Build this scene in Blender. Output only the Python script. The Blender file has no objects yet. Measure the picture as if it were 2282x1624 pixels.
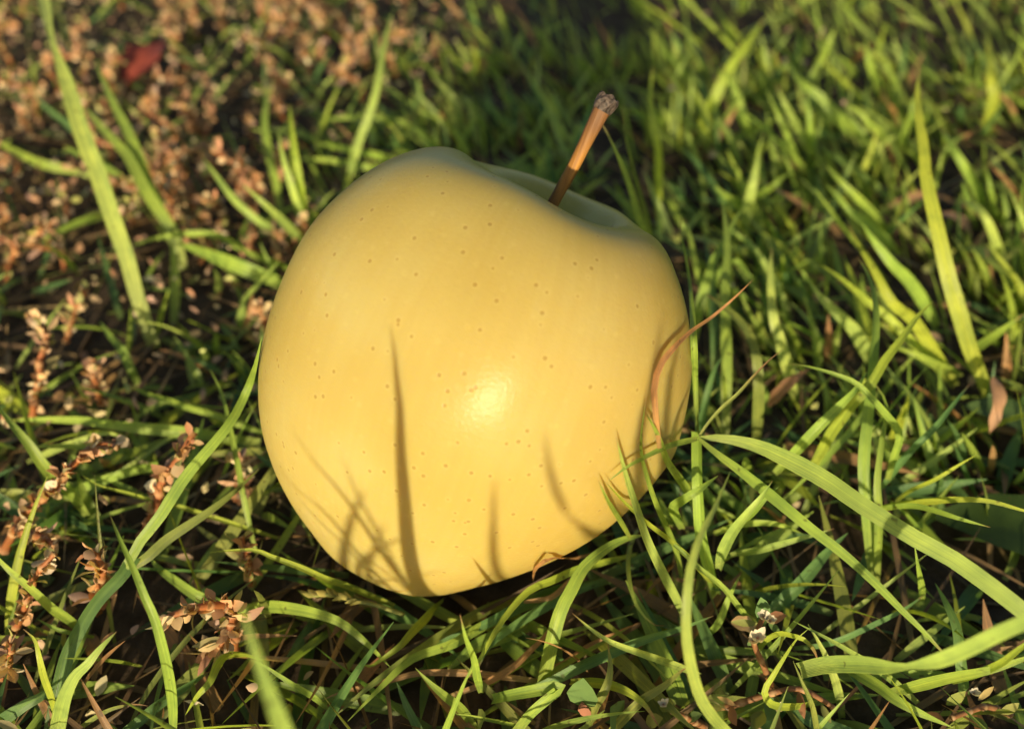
import bpy, bmesh, math, random
import numpy as np
from mathutils import Vector, Matrix, noise
from mathutils.bvhtree import BVHTree

rnd = random.Random(11)
rng = np.random.default_rng(5)
R = math.radians
scene = bpy.context.scene

# ------------------------------------------------------------------ camera
VW, VH = 2282.0, 1624.0            # the picture's own grid, used to measure directions
LENS = 30.0
TX = 18.0 / LENS
TY = TX * 728.0 / 1024.0
PITCH = R(40.0)
RIGHT = Vector((1, 0, 0))
FWD = Vector((0, math.cos(PITCH), -math.sin(PITCH)))
UP = RIGHT.cross(FWD)
APPLE = Vector((0.0, 0.0, 0.0345))  # centre of the apple, metres
def ray(px, py):
    x = (px / VW - 0.5) * 2 * TX
    y = -(py / VH - 0.5) * 2 * TY
    return FWD + RIGHT * x + UP * y     # length along FWD is 1
CAM = APPLE - ray(1048.8, 876.8) * 0.147
FPX = VW / (2 * TX)

cam_data = bpy.data.cameras.new('camera')
cam = bpy.data.objects.new('camera', cam_data)
scene.collection.objects.link(cam)
cam.location = CAM
cam.rotation_euler = (math.pi / 2 - PITCH, 0, 0)
cam_data.lens = LENS
cam_data.sensor_width = 36.0
cam_data.clip_start = 0.005
cam_data.clip_end = 200.0
cam_data.dof.use_dof = True
cam_data.dof.focus_distance = 0.128
cam_data.dof.aperture_fstop = 13.0
scene.camera = cam

# ------------------------------------------------------------------ light
SUN_EL, SUN_AZ = R(9.8), R(7.0)      # sun behind the camera, low
TO_SUN = Vector((-math.sin(SUN_AZ) * math.cos(SUN_EL), -math.cos(SUN_AZ) * math.cos(SUN_EL), math.sin(SUN_EL)))
world = bpy.data.worlds.new('World')
scene.world = world
world.use_nodes = True
wn = world.node_tree
bg = wn.nodes['Background']
sky = wn.nodes.new('ShaderNodeTexSky')
sky.sky_type = 'NISHITA'
sky.sun_disc = False
sky.sun_elevation = SUN_EL
sky.sun_rotation = math.pi + SUN_AZ
sky.air_density = 1.0
sky.dust_density = 1.5
wn.links.new(sky.outputs[0], bg.inputs[0])
bg.inputs[1].default_value = 0.11
sun_data = bpy.data.lights.new('sun', 'SUN')
sun_data.energy = 5.0
sun_data.angle = R(1.1)
sun_data.color = (1.0, 0.83, 0.54)
sun = bpy.data.objects.new('sun', sun_data)
scene.collection.objects.link(sun)
sun.location = TO_SUN * 3
sun.rotation_euler = TO_SUN.to_track_quat('Z', 'Y').to_euler()
scene.view_settings.view_transform = 'Standard'
scene.view_settings.look = 'None'
scene.view_settings.gamma = 1.0
scene.view_settings.use_curve_mapping = False
scene.view_settings.exposure = 0.6

# ------------------------------------------------------------------ helpers
def link(o):
    scene.collection.objects.link(o)
    return o

def tag(o, label=None, cat=None, group=None, kind='thing'):
    if label: o['label'] = label
    if cat: o['category'] = cat
    if group: o['group'] = group
    if kind: o['kind'] = kind
    return o

def empty(name, loc, label, cat, group=None):
    o = link(bpy.data.objects.new(name, None))
    o.empty_display_size = 0.01
    o.location = loc
    return tag(o, label, cat, group)

def P(px, py, h_mm):
    """point on the plane h above the ground in a measured direction"""
    d = ray(px, py)
    t = (h_mm * 0.001 - CAM.z) / d.z
    return CAM + d * t

def project(p):
    v = Vector(p) - CAM
    z = v.dot(FWD)
    if z < 1e-4: return None
    return ((v.dot(RIGHT) / z / TX / 2 + 0.5) * VW, (0.5 - v.dot(UP) / z / TY / 2) * VH, z)

def mesh_from(name, verts, faces, cols=None, uvs=None, smooth=True, mat=None):
    me = bpy.data.meshes.new(name)
    me.from_pydata([tuple(v) for v in verts], [], faces)
    if cols is not None:
        a = me.attributes.new('tint', 'FLOAT_COLOR', 'POINT')
        a.data.foreach_set('color', np.asarray([(*c[:3], 1.0) for c in cols], dtype=np.float32).ravel())
    if uvs is not None:
        a = me.attributes.new('leaf_uv', 'FLOAT2', 'POINT')
        a.data.foreach_set('vector', np.asarray(uvs, dtype=np.float32).ravel())
    if smooth:
        me.polygons.foreach_set('use_smooth', [True] * len(me.polygons))
    if mat: me.materials.append(mat)
    me.update()
    return me

def obj(name, me, parent=None):
    o = link(bpy.data.objects.new(name, me))
    if parent is not None:
        o.parent = parent
    return o

def catmull(pts, n):
    pts = [Vector(p) for p in pts]
    if len(pts) == 2:
        return [pts[0].lerp(pts[1], i / n) for i in range(n + 1)]
    q = [pts[0] * 2 - pts[1]] + pts + [pts[-1] * 2 - pts[-2]]
    seg = [(pts[i + 1] - pts[i]).length for i in range(len(pts) - 1)]
    tot = sum(seg); out = []
    for k in range(n + 1):
        d = tot * k / n; i = 0
        while i < len(seg) - 1 and d > seg[i]:
            d -= seg[i]; i += 1
        t = min(1.0, d / max(seg[i], 1e-9))
        a, b, c, e = q[i], q[i + 1], q[i + 2], q[i + 3]
        out.append(0.5 * ((2 * b) + (c - a) * t + (2 * a - 5 * b + 4 * c - e) * t * t + (3 * b - a - 3 * c + e) * t ** 3))
    return out

# ------------------------------------------------------------------ materials
def new_mat(name):
    m = bpy.data.materials.new(name)
    m.use_nodes = True
    nt = m.node_tree
    nt.nodes.clear()
    out = nt.nodes.new('ShaderNodeOutputMaterial')
    return m, nt, out

def node(nt, typ, **kw):
    n = nt.nodes.new(typ)
    for k, v in kw.items():
        setattr(n, k, v)
    return n

def math_node(nt, op, a, b=None, clamp=False):
    n = node(nt, 'ShaderNodeMath', operation=op)
    n.use_clamp = clamp
    for i, v in enumerate((a, b)):
        if v is None: continue
        if isinstance(v, (int, float)): n.inputs[i].default_value = v
        else: nt.links.new(v, n.inputs[i])
    return n.outputs[0]

def ramp(nt, fac, stops):
    n = node(nt, 'ShaderNodeValToRGB')
    els = n.color_ramp.elements
    while len(els) < len(stops): els.new(0.5)
    for e, (p, c) in zip(els, stops):
        e.position = p
        e.color = (*c, 1) if len(c) == 3 else c
    nt.links.new(fac, n.inputs[0])
    return n.outputs[0]

def mixc(nt, fac, a, b, mode='MIX'):
    n = node(nt, 'ShaderNodeMix', data_type='RGBA', blend_type=mode)
    for s, v in ((n.inputs[0], fac), (n.inputs[6], a), (n.inputs[7], b)):
        if isinstance(v, (int, float)): s.default_value = v
        elif isinstance(v, tuple): s.default_value = (*v, 1)
        else: nt.links.new(v, s)
    return n.outputs[2]

def leaf_material(name, veins=True, transl=0.38, rough=0.42, spec=0.4):
    m, nt, out = new_mat(name)
    at = node(nt, 'ShaderNodeAttribute', attribute_name='tint')
    uv = node(nt, 'ShaderNodeAttribute', attribute_name='leaf_uv')
    geo = node(nt, 'ShaderNodeNewGeometry')
    n1 = node(nt, 'ShaderNodeTexNoise'); n1.inputs['Scale'].default_value = 260; n1.inputs['Detail'].default_value = 3
    nt.links.new(geo.outputs['Position'], n1.inputs['Vector'])
    v1 = ramp(nt, n1.outputs[0], [(0.30, (0.78, 0.80, 0.8)), (0.72, (1.18, 1.13, 1.0))])
    col = mixc(nt, 1.0, at.outputs['Color'], v1, 'MULTIPLY')
    # small dark freckles
    n2 = node(nt, 'ShaderNodeTexNoise'); n2.inputs['Scale'].default_value = 620; n2.inputs['Detail'].default_value = 1
    nt.links.new(geo.outputs['Position'], n2.inputs['Vector'])
    sp = ramp(nt, n2.outputs[0], [(0.70, (0, 0, 0)), (0.76, (1, 1, 1))])
    col = mixc(nt, math_node(nt, 'MULTIPLY', sp, 0.6), col, (0.07, 0.05, 0.02))
    bump_in = None
    if veins:
        sx = node(nt, 'ShaderNodeSeparateXYZ'); nt.links.new(uv.outputs['Vector'], sx.inputs[0])
        w = math_node(nt, 'SINE', math_node(nt, 'MULTIPLY', sx.outputs[0], 75.0))
        w01 = math_node(nt, 'ADD', math_node(nt, 'MULTIPLY', w, 0.5), 0.5)
        # drawn-out streaks along the blade
        cb = node(nt, 'ShaderNodeCombineXYZ')
        nt.links.new(math_node(nt, 'MULTIPLY', sx.outputs[0], 26.0), cb.inputs[0])
        nt.links.new(math_node(nt, 'MULTIPLY', sx.outputs[1], 2.2), cb.inputs[1])
        nt.links.new(math_node(nt, 'MULTIPLY', at.outputs['Fac'], 90.0), cb.inputs[2])
        n3 = node(nt, 'ShaderNodeTexNoise'); n3.inputs['Scale'].default_value = 1.0
        nt.links.new(cb.outputs[0], n3.inputs['Vector'])
        st = ramp(nt, n3.outputs[0], [(0.32, (0.70, 0.77, 0.78)), (0.70, (1.22, 1.14, 1.0))])
        col = mixc(nt, 1.0, col, st, 'MULTIPLY')
        col = mixc(nt, math_node(nt, 'MULTIPLY', w01, 0.34), col, mixc(nt, 1.0, col, (0.6, 0.66, 0.6), 'MULTIPLY'))
        # pale midrib
        mid = math_node(nt, 'ABSOLUTE', math_node(nt, 'SUBTRACT', sx.outputs[0], 0.5))
        mr = ramp(nt, mid, [(0.02, (1, 1, 1)), (0.055, (0, 0, 0))])
        col = mixc(nt, math_node(nt, 'MULTIPLY', mr, 0.3), col, mixc(nt, 1.0, col, (1.5, 1.45, 1.2), 'MULTIPLY'))
        bump_in = w01
    bs = node(nt, 'ShaderNodeBsdfPrincipled')
    nt.links.new(col, bs.inputs['Base Color'])
    bs.inputs['Roughness'].default_value = rough
    bs.inputs['Specular IOR Level'].default_value = spec
    bp = node(nt, 'ShaderNodeBump'); bp.inputs['Strength'].default_value = 0.35; bp.inputs['Distance'].default_value = 0.0002
    nt.links.new(bump_in if bump_in is not None else n1.outputs[0], bp.inputs['Height'])
    nt.links.new(bp.outputs[0], bs.inputs['Normal'])
    tr = node(nt, 'ShaderNodeBsdfTranslucent')
    nt.links.new(mixc(nt, 1.0, col, (1.35, 1.35, 0.55), 'MULTIPLY'), tr.inputs[0])
    mx = node(nt, 'ShaderNodeMixShader'); mx.inputs[0].default_value = transl
    nt.links.new(bs.outputs[0], mx.inputs[1]); nt.links.new(tr.outputs[0], mx.inputs[2])
    nt.links.new(mx.outputs[0], out.inputs[0])
    return m

M_GRASS = leaf_material('grass_blade_surface')
M_WEED = leaf_material('weed_leaf_surface', veins=False, transl=0.25, rough=0.55, spec=0.25)

def ground_material():
    m, nt, out = new_mat('soil')
    geo = node(nt, 'ShaderNodeNewGeometry')
    a = node(nt, 'ShaderNodeTexNoise'); a.inputs['Scale'].default_value = 130; a.inputs['Detail'].default_value = 8; a.inputs['Roughness'].default_value = 0.7
    b = node(nt, 'ShaderNodeTexNoise'); b.inputs['Scale'].default_value = 6; b.inputs['Detail'].default_value = 4
    for n in (a, b): nt.links.new(geo.outputs['Position'], n.inputs['Vector'])
    c1 = ramp(nt, a.outputs[0], [(0.3, (0.026, 0.018, 0.012)), (0.6, (0.085, 0.060, 0.038)), (0.8, (0.17, 0.12, 0.08))])
    c2 = ramp(nt, b.outputs[0], [(0.42, (0, 0, 0)), (0.6, (1, 1, 1))])
    # beyond the modelled turf the sheet takes on the colour of short grass
    ln = node(nt, 'ShaderNodeVectorMath', operation='LENGTH'); nt.links.new(geo.outputs['Position'], ln.inputs[0])
    far = ramp(nt, math_node(nt, 'MULTIPLY', ln.outputs['Value'], 0.5), [(0.45, (0, 0, 0)), (0.8, (1, 1, 1))])
    turf = mixc(nt, c2, (0.05, 0.075, 0.018), (0.10, 0.085, 0.04))
    col = mixc(nt, far, c1, turf)
    bs = node(nt, 'ShaderNodeBsdfPrincipled')
    nt.links.new(col, bs.inputs['Base Color']); bs.inputs['Roughness'].default_value = 0.95
    bs.inputs['Specular IOR Level'].default_value = 0.1
    bp = node(nt, 'ShaderNodeBump'); bp.inputs['Strength'].default_value = 0.9; bp.inputs['Distance'].default_value = 0.002
    nt.links.new(a.outputs[0], bp.inputs['Height']); nt.links.new(bp.outputs[0], bs.inputs['Normal'])
    nt.links.new(bs.outputs[0], out.inputs[0])
    return m

def apple_material():
    m, nt, out = new_mat('apple_skin')
    tc = node(nt, 'ShaderNodeTexCoord')
    o = tc.outputs['Object']
    big = node(nt, 'ShaderNodeTexNoise'); big.inputs['Scale'].default_value = 42; big.inputs['Detail'].default_value = 3
    fine = node(nt, 'ShaderNodeTexNoise'); fine.inputs['Scale'].default_value = 1500; fine.inputs['Detail'].default_value = 2
    for n in (big, fine): nt.links.new(o, n.inputs['Vector'])
    base = ramp(nt, big.outputs[0], [(0.3, (0.366, 0.278, 0.076)), (0.5, (0.384, 0.304, 0.094)), (0.72, (0.388, 0.332, 0.128))])
    sep = node(nt, 'ShaderNodeSeparateXYZ'); nt.links.new(o, sep.inputs[0])
    # riper, more orange on the cheek, greener down in the stem cavity
    ck = math_node(nt, 'MULTIPLY', math_node(nt, 'ADD', sep.outputs[0], 0.005), 26.0, True)
    base = mixc(nt, math_node(nt, 'MULTIPLY', ck, 0.6), base, (0.395, 0.255, 0.048))
    r2 = node(nt, 'ShaderNodeVectorMath', operation='LENGTH')
    cx = node(nt, 'ShaderNodeCombineXYZ'); nt.links.new(sep.outputs[0], cx.inputs[0]); nt.links.new(sep.outputs[1], cx.inputs[1])
    nt.links.new(cx.outputs[0], r2.inputs[0])
    near_axis = math_node(nt, 'SUBTRACT', 1.0, math_node(nt, 'MULTIPLY', r2.outputs['Value'], 52.0), True)
    up = math_node(nt, 'MULTIPLY', math_node(nt, 'SUBTRACT', sep.outputs[2], 0.012), 90.0, True)
    grn = math_node(nt, 'MULTIPLY', near_axis, up, True)
    base = mixc(nt, grn, base, (0.36, 0.39, 0.085))
    rus = node(nt, 'ShaderNodeTexNoise'); rus.inputs['Scale'].default_value = 420; rus.inputs['Detail'].default_value = 4
    nt.links.new(o, rus.inputs['Vector'])
    core = math_node(nt, 'SUBTRACT', 1.0, math_node(nt, 'MULTIPLY', r2.outputs['Value'], 130.0), True)
    rm = math_node(nt, 'MULTIPLY', math_node(nt, 'MULTIPLY', core, up), math_node(nt, 'MULTIPLY', math_node(nt, 'SUBTRACT', rus.outputs[0], 0.3), 4.0, True), True)
    base = mixc(nt, rm, base, (0.20, 0.13, 0.05))
    # faint meridian streaks
    ang = math_node(nt, 'ARCTAN2', sep.outputs[1], sep.outputs[0])
    c3 = node(nt, 'ShaderNodeCombineXYZ')
    nt.links.new(math_node(nt, 'MULTIPLY', ang, 22.0), c3.inputs[0]); nt.links.new(math_node(nt, 'MULTIPLY', sep.outputs[2], 60.0), c3.inputs[1])
    st = node(nt, 'ShaderNodeTexNoise'); st.inputs['Scale'].default_value = 1.0; nt.links.new(c3.outputs[0], st.inputs['Vector'])
    base = mixc(nt, 1.0, base, ramp(nt, st.outputs[0], [(0.35, (0.985, 0.98, 0.97)), (0.65, (1.012, 1.015, 1.03))]), 'MULTIPLY')
    # lenticels: brown dot with a paler ring
    vo = node(nt, 'ShaderNodeTexVoronoi'); vo.inputs['Scale'].default_value = 420
    nt.links.new(o, vo.inputs['Vector'])
    d = vo.outputs['Distance']
    halo = ramp(nt, d, [(0.18, (1, 1, 1)), (0.30, (0, 0, 0))])
    dot = ramp(nt, d, [(0.10, (1, 1, 1)), (0.155, (0, 0, 0))])
    base = mixc(nt, math_node(nt, 'MULTIPLY', halo, 0.05), base, (0.72, 0.62, 0.26))
    base = mixc(nt, math_node(nt, 'MULTIPLY', dot, 0.7), base, (0.26, 0.17, 0.045))
    bs = node(nt, 'ShaderNodeBsdfPrincipled')
    nt.links.new(base, bs.inputs['Base Color'])
    bs.inputs['Roughness'].default_value = 0.30
    bs.inputs['Specular IOR Level'].default_value = 0.07
    bs.subsurface_method = 'RANDOM_WALK'
    bs.inputs['Subsurface Weight'].default_value = 0.7
    bs.inputs['Subsurface Radius'].default_value = (1.0, 0.65, 0.16)
    bs.inputs['Subsurface Scale'].default_value = 0.006
    h = math_node(nt, 'ADD', math_node(nt, 'MULTIPLY', fine.outputs[0], 0.35), math_node(nt, 'MULTIPLY', dot, -0.2))
    bp = node(nt, 'ShaderNodeBump'); bp.inputs['Strength'].default_value = 0.42; bp.inputs['Distance'].default_value = 0.0003
    nt.links.new(h, bp.inputs['Height']); nt.links.new(bp.outputs[0], bs.inputs['Normal'])
    nt.links.new(bs.outputs[0], out.inputs[0])
    return m

def wood_material(name, dark, light, scale=(900, 900, 60), shade_from=None):
    m, nt, out = new_mat(name)
    tc = node(nt, 'ShaderNodeTexCoord')
    mp = node(nt, 'ShaderNodeMapping'); mp.inputs['Scale'].default_value = scale
    nt.links.new(tc.outputs['Object'], mp.inputs[0])
    n = node(nt, 'ShaderNodeTexNoise'); n.inputs['Scale'].default_value = 1.0; n.inputs['Detail'].default_value = 5
    nt.links.new(mp.outputs[0], n.inputs['Vector'])
    c = ramp(nt, n.outputs[0], [(0.33, dark), (0.68, light)])
    if shade_from is not None:                       # browner past a given height: shade on the stalk top painted into its colour
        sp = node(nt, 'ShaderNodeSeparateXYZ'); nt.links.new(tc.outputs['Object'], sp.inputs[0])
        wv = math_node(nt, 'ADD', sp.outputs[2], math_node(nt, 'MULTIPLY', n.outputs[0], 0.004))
        c = mixc(nt, math_node(nt, 'MULTIPLY', math_node(nt, 'SUBTRACT', wv, shade_from), 160.0, True), c, mixc(nt, n.outputs[0], (0.06, 0.028, 0.012), (0.20, 0.095, 0.035)))
    bs = node(nt, 'ShaderNodeBsdfPrincipled'); nt.links.new(c, bs.inputs['Base Color'])
    bs.inputs['Roughness'].default_value = 0.6; bs.inputs['Specular IOR Level'].default_value = 0.3
    bp = node(nt, 'ShaderNodeBump'); bp.inputs['Strength'].default_value = 0.8; bp.inputs['Distance'].default_value = 0.0004
    nt.links.new(n.outputs[0], bp.inputs['Height']); nt.links.new(bp.outputs[0], bs.inputs['Normal'])
    nt.links.new(bs.outputs[0], out.inputs[0])
    return m

# ------------------------------------------------------------------ ground
def ground_z(x, y):
    return 0.0022 * noise.noise(Vector((x * 28, y * 28, 3.1))) + 0.0012 * noise.noise(Vector((x * 90, y * 90, 7.7)))

def build_ground():
    ax = [-60, -20, -6, -2.4, -1.3] + list(np.linspace(-0.9, 0.9, 181)) + [1.3, 2.4, 6, 20, 60]
    n = len(ax); vs, fs = [], []
    for y in ax:
        for x in ax:
            vs.append((x, y, ground_z(x, y) if max(abs(x), abs(y)) < 0.9 else 0.0))
    for j in range(n - 1):
        for i in range(n - 1):
            a = j * n + i
            fs.append((a, a + 1, a + n + 1, a + n))
    o = obj('ground', mesh_from('ground', vs, fs, mat=ground_material()))
    o['kind'] = 'structure'
build_ground()

# ------------------------------------------------------------------ apple
AX_TILT, AX_E = 0.3509, 0.2934
AXIS = (RIGHT * math.sin(AX_TILT) + UP * math.cos(AX_TILT)) * math.cos(AX_E) - FWD * math.sin(AX_E)
AXIS.normalize()
LX = (RIGHT - AXIS * RIGHT.dot(AXIS)).normalized()
LY = AXIS.cross(LX)
APPLE_ROT = Matrix((LX, LY, AXIS)).transposed().to_4x4()

PROFILE = [(0, -32), (3, -32.2), (6, -34.2), (9.5, -36.0), (13.5, -34.2), (18, -29.6), (22.5, -24.6), (27, -18.5),
           (31, -11.6), (34, -3.6), (35.6, 4.5), (35.8, 12), (34.9, 19.5), (32.4, 26), (28.6, 31.6), (24, 35.6),
           (19.5, 37.4), (15.5, 37.0), (12, 34.6), (9, 31.0), (6, 27.2), (3.4, 24.8), (1.4, 24.0), (0, 23.8)]

def build_apple():
    spine = catmull([Vector((r, 0, z)) for r, z in PROFILE], 120)
    n = 144; vs, fs = [], []
    for k, p in enumerate(spine):
        r0, z0 = max(p.x, 0.0), p.z
        top = min(1.0, max(0.0, (z0 - 5) / 28)); bot = min(1.0, max(0.0, (-z0 - 6) / 26))
        for i in range(n):
            a = 2 * math.pi * i / n
            lob = 0.014 * math.cos(5 * a + 0.7) * (0.4 + 0.8 * top + 0.9 * bot) + 0.012 * math.cos(2 * a + 0.4) + 0.010 * math.cos(3 * a + 2.0)
            r = r0 * (1 + lob)
            low = min(1.0, max(0.0, (10 - z0) / 36)); low = low * low * (3 - 2 * low)
            r *= 1 + low * (0.0732 * max(0, -math.cos(a)) + 0.0142 * max(0, math.cos(a))) + 0.0108 * math.exp(-((z0 - 2) / 14) ** 2) * max(0, -math.cos(a))
            r *= 1 - 0.2508 * top * max(0, math.cos(a - 0.25)) ** 2
            x, y, z = r * math.cos(a), r * math.sin(a), z0
            # shoulders of uneven height: left one high, front one low
            w = top * min(1.0, r0 / 14.0)
            z += w * (2.257 * max(0, math.cos(a - math.pi - 0.4)) ** 2 + 0.246 * max(0, math.cos(a - 1.9)) ** 2 - 0.377 * max(0, math.cos(a + 1.2)) ** 2 - 0.757 * max(0, math.cos(a - 0.1)) ** 2 + 0.065 * max(0, math.cos(a - 0.75)) ** 4 + 0.3 * math.cos(5 * a - 3.0) * max(0, 1 - abs(r0 - 19) / 14))
            x += -0.5 + 0.0697 * (z + 5)
            z += 0.0382 * x * w
            vs.append((x * 0.0009719, y * 0.0009719, z * 0.0009719))
    m = len(spine)
    for k in range(m - 1):
        for i in range(n):
            j = (i + 1) % n
            fs.append((k * n + i, k * n + j, (k + 1) * n + j, (k + 1) * n + i))
    me = mesh_from('apple', vs, fs, mat=apple_material())
    bm = bmesh.new(); bm.from_mesh(me)
    bmesh.ops.remove_doubles(bm, verts=bm.verts, dist=1e-6)
    bmesh.ops.recalc_face_normals(bm, faces=bm.faces)
    bm.to_mesh(me); bm.free()
    o = obj('apple', me)
    o.matrix_world = Matrix.Translation(APPLE) @ APPLE_ROT
    tag(o, 'ripe yellow apple with tiny brown specks and a woody stalk, lying tilted in grass', 'apple')
    return o
apple = build_apple()
bpy.context.view_layer.update()
_m = apple.matrix_world
BVH = BVHTree.FromPolygons([_m @ v.co for v in apple.data.vertices], [tuple(p.vertices) for p in apple.data.polygons])
APPLE_LOW = min((_m @ v.co).z for v in apple.data.vertices)

def inside_apple(p, margin=0.0):
    q = Vector(p) - APPLE
    if q.length > 0.05 + margin: return False
    co, nrm, i, d = BVH.find_nearest(Vector(p))
    return (Vector(p) - co).dot(nrm) < margin

def apple_hit(px, py):
    d = ray(px, py); L = d.length
    co, nrm, i, dist = BVH.ray_cast(CAM, d / L)
    return None if co is None else dist / L

def build_stem():
    minv = apple.matrix_world.inverted()
    base = apple.matrix_world @ Vector((0.0004, 0.0, 0.0212))
    tb = (base - CAM).dot(FWD)
    # the stalk rises out of the cavity and leans a little more than the apple does
    pts = [base, CAM + ray(1228, 462) * (tb - 0.0015), CAM + ray(1278, 372) * (tb - 0.004), CAM + ray(1322, 283) * (tb - 0.006),
           CAM + ray(1349, 232) * (tb - 0.007)]
    pts = [minv @ p for p in pts]
    sp = catmull(pts, 34)
    rad = [1.25, 1.12, 1.03, 0.99, 0.98, 1.0, 1.08, 1.25, 1.55]
    n = 18; vs, fs = [], []
    ref = Vector((0, 1, 0))
    rr = random.Random(3)
    offs = [rr.uniform(-0.06, 0.07) for _ in range(n)]
    for k, p in enumerate(sp):
        s = k / 34
        t = (sp[min(k + 1, 34)] - sp[max(k - 1, 0)]).normalized()
        u = t.cross(ref).normalized(); v = t.cross(u)
        f = s * 8; i0 = min(7, int(f)); r = rad[i0] + (rad[i0 + 1] - rad[i0]) * (f - i0)
        for i in range(n):
            a = 2 * math.pi * i / n
            rv = r * (1 + offs[i] + 0.05 * noise.noise(Vector((i * 0.9, k * 0.35, 1))))
            vs.append(p + (u * math.cos(a) + v * math.sin(a)) * rv * 0.001)
    for k in range(34):
        for i in range(n):
            j = (i + 1) % n
            fs.append((k * n + i, k * n + j, (k + 1) * n + j, (k + 1) * n + i))
    vs.append(sp[0]); fs += [(len(vs) - 1, (i + 1) % n, i) for i in range(n)]
    st = obj('stem', mesh_from('stem', vs, fs, mat=wood_material('apple_stalk', (0.13, 0.052, 0.012), (0.40, 0.19, 0.038), shade_from=0.0445)), apple)
    # torn grey end: an uneven crown of fibres
    vs, fs = [], []
    t = (sp[34] - sp[31]).normalized(); u = t.cross(ref).normalized(); v = t.cross(u)
    rings = [(1.0, -1.2), (1.16, -0.2), (1.2, 0.7), (1.0, 1.35), (0.7, 1.0), (0.35, 0.75)]
    for ri, (f, hgt) in enumerate(rings):
        for i in range(n):
            a = 2 * math.pi * i / n
            j = noise.noise(Vector((math.cos(a) * 2.4, math.sin(a) * 2.4, ri * 0.8)))
            r = 1.5 * f * (1 + 0.22 * j)
            hh = hgt + (0.95 * noise.noise(Vector((math.cos(a) * 3.5, math.sin(a) * 3.5, 9 + ri * 0.3))) if ri > 0 else 0)
            vs.append(sp[34] + (u * math.cos(a) * r + v * math.sin(a) * r + t * hh) * 0.001)
    for k in range(len(rings) - 1):
        for i in range(n):
            j = (i + 1) % n
            fs.append((k * n + i, k * n + j, (k + 1) * n + j, (k + 1) * n + i))
    vs.append(sp[34] + t * 0.0007); fs += [(len(vs) - 1, (len(rings) - 1) * n + i, (len(rings) - 1) * n + (i + 1) % n) for i in range(n)]
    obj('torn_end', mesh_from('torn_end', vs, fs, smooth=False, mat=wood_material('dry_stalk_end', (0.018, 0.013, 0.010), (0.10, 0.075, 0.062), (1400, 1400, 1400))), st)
build_stem()

# ------------------------------------------------------------------ grass blades
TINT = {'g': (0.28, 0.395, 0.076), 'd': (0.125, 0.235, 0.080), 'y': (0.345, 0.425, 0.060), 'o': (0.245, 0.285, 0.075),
        'b': (0.40, 0.225, 0.11), 'p': (0.36, 0.465, 0.125), 'r': (0.50, 0.25, 0.12)}

def blade_geo(pts, W, tint, roll=0.0, twist=0.0, fold=0.18, tip_dry=0.0, root_w=0.6, tip_cut=0.0, nseg=16, shift=Vector((0, 0, 0)), pinch=None, face=None):
    """pts root -> tip. returns verts, faces, cols, uvs for one creased blade of grass"""
    sp = catmull(pts, nseg)
    vs, fs, cs, us = [], [], [], []
    prev = None
    for k, p in enumerate(sp):
        s = k / nseg
        t = (sp[min(k + 1, nseg)] - sp[max(k - 1, 0)])
        if t.length < 1e-9: t = Vector((0, 0, 1))
        t.normalize()
        view = (face if face is not None else (CAM - p).normalized() + TO_SUN * 0.55).copy()
        nrm = view - t * view.dot(t)
        if nrm.length < 1e-6: nrm = Vector((0, 0, 1)) - t * t.z
        nrm.normalize()
        if prev is not None:                       # keep the face from flipping in a curl
            if nrm.dot(prev) < -0.2: nrm = -nrm
        prev = nrm
        nrm = Matrix.Rotation(roll + twist * (s - 0.5), 3, t) @ nrm
        side = t.cross(nrm).normalized()
        s2 = s * (1 - tip_cut)
        prof = (root_w + (1 - root_w) * min(1.0, s / 0.3) ** 0.8) * max(0.0, 1 - s2 ** 2.6) ** 0.85
        if pinch is not None:
            prof *= 1 - 0.62 * math.exp(-((s - pinch) / 0.07) ** 2)
        wob = 1 + 0.05 * math.sin(7 * s + roll * 9)
        w = max(W * prof * wob, W * 0.03) * 0.5
        f = fold * w * 2
        for q, (a, dz) in enumerate(((-1, 0.0), (-0.45, -0.55), (0, -1.0), (0.45, -0.55), (1, 0.0))):
            vs.append(p + side * a * w + nrm * f * dz - shift)
            c = list(tint)
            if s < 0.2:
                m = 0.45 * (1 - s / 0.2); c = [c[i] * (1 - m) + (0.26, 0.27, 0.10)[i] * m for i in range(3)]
            if tip_dry > 0 and s > 1 - tip_dry:
                m = min(1, (s - (1 - tip_dry)) / (tip_dry * 0.6)); c = [c[i] * (1 - m) + (0.30, 0.17, 0.09)[i] * m for i in range(3)]
            cs.append(c); us.append(((a + 1) / 2, s))
        if k:
            b0 = (k - 1) * 5; b1 = k * 5
            for q in range(4):
                fs.append((b0 + q, b0 + q + 1, b1 + q + 1, b1 + q))
    return vs, fs, cs, us

def hero_points(pts, hs, front):
    """measured run (tip first) with heights (tip, middle, root) in mm -> world points, root first"""
    n = len(pts)
    L = [0.0]
    for i in range(1, n):
        L.append(L[-1] + math.hypot(pts[i][0] - pts[i - 1][0], pts[i][1] - pts[i - 1][1]))
    out = []
    for i, (px, py) in enumerate(pts):
        s = L[i] / L[-1]
        if len(hs) == n: h = hs[i]
        else:
            ht, hm, hr = hs
            h = ht * (1 - s) * (1 - 2 * s) + 4 * hm * s * (1 - s) + hr * s * (2 * s - 1)
        h = max(h, 1.0)
        p = P(px, py, h)
        t = (p - CAM).dot(FWD)
        if front:
            ta = min((x for x in (apple_hit(px + dx, py + dy) for dx, dy in ((0, 0), (9, 0), (-9, 0), (0, 9), (0, -9))) if x), default=None)
            if ta is not None and t > ta - 0.0022:
                p = CAM + ray(px, py) * (ta - 0.0022)
        else:
            for _ in range(30):
                if not inside_apple(p, 0.0015): break
                t += 0.002
                p = CAM + ray(px, py) * t
        out.append(p)
    return out[::-1]

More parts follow.
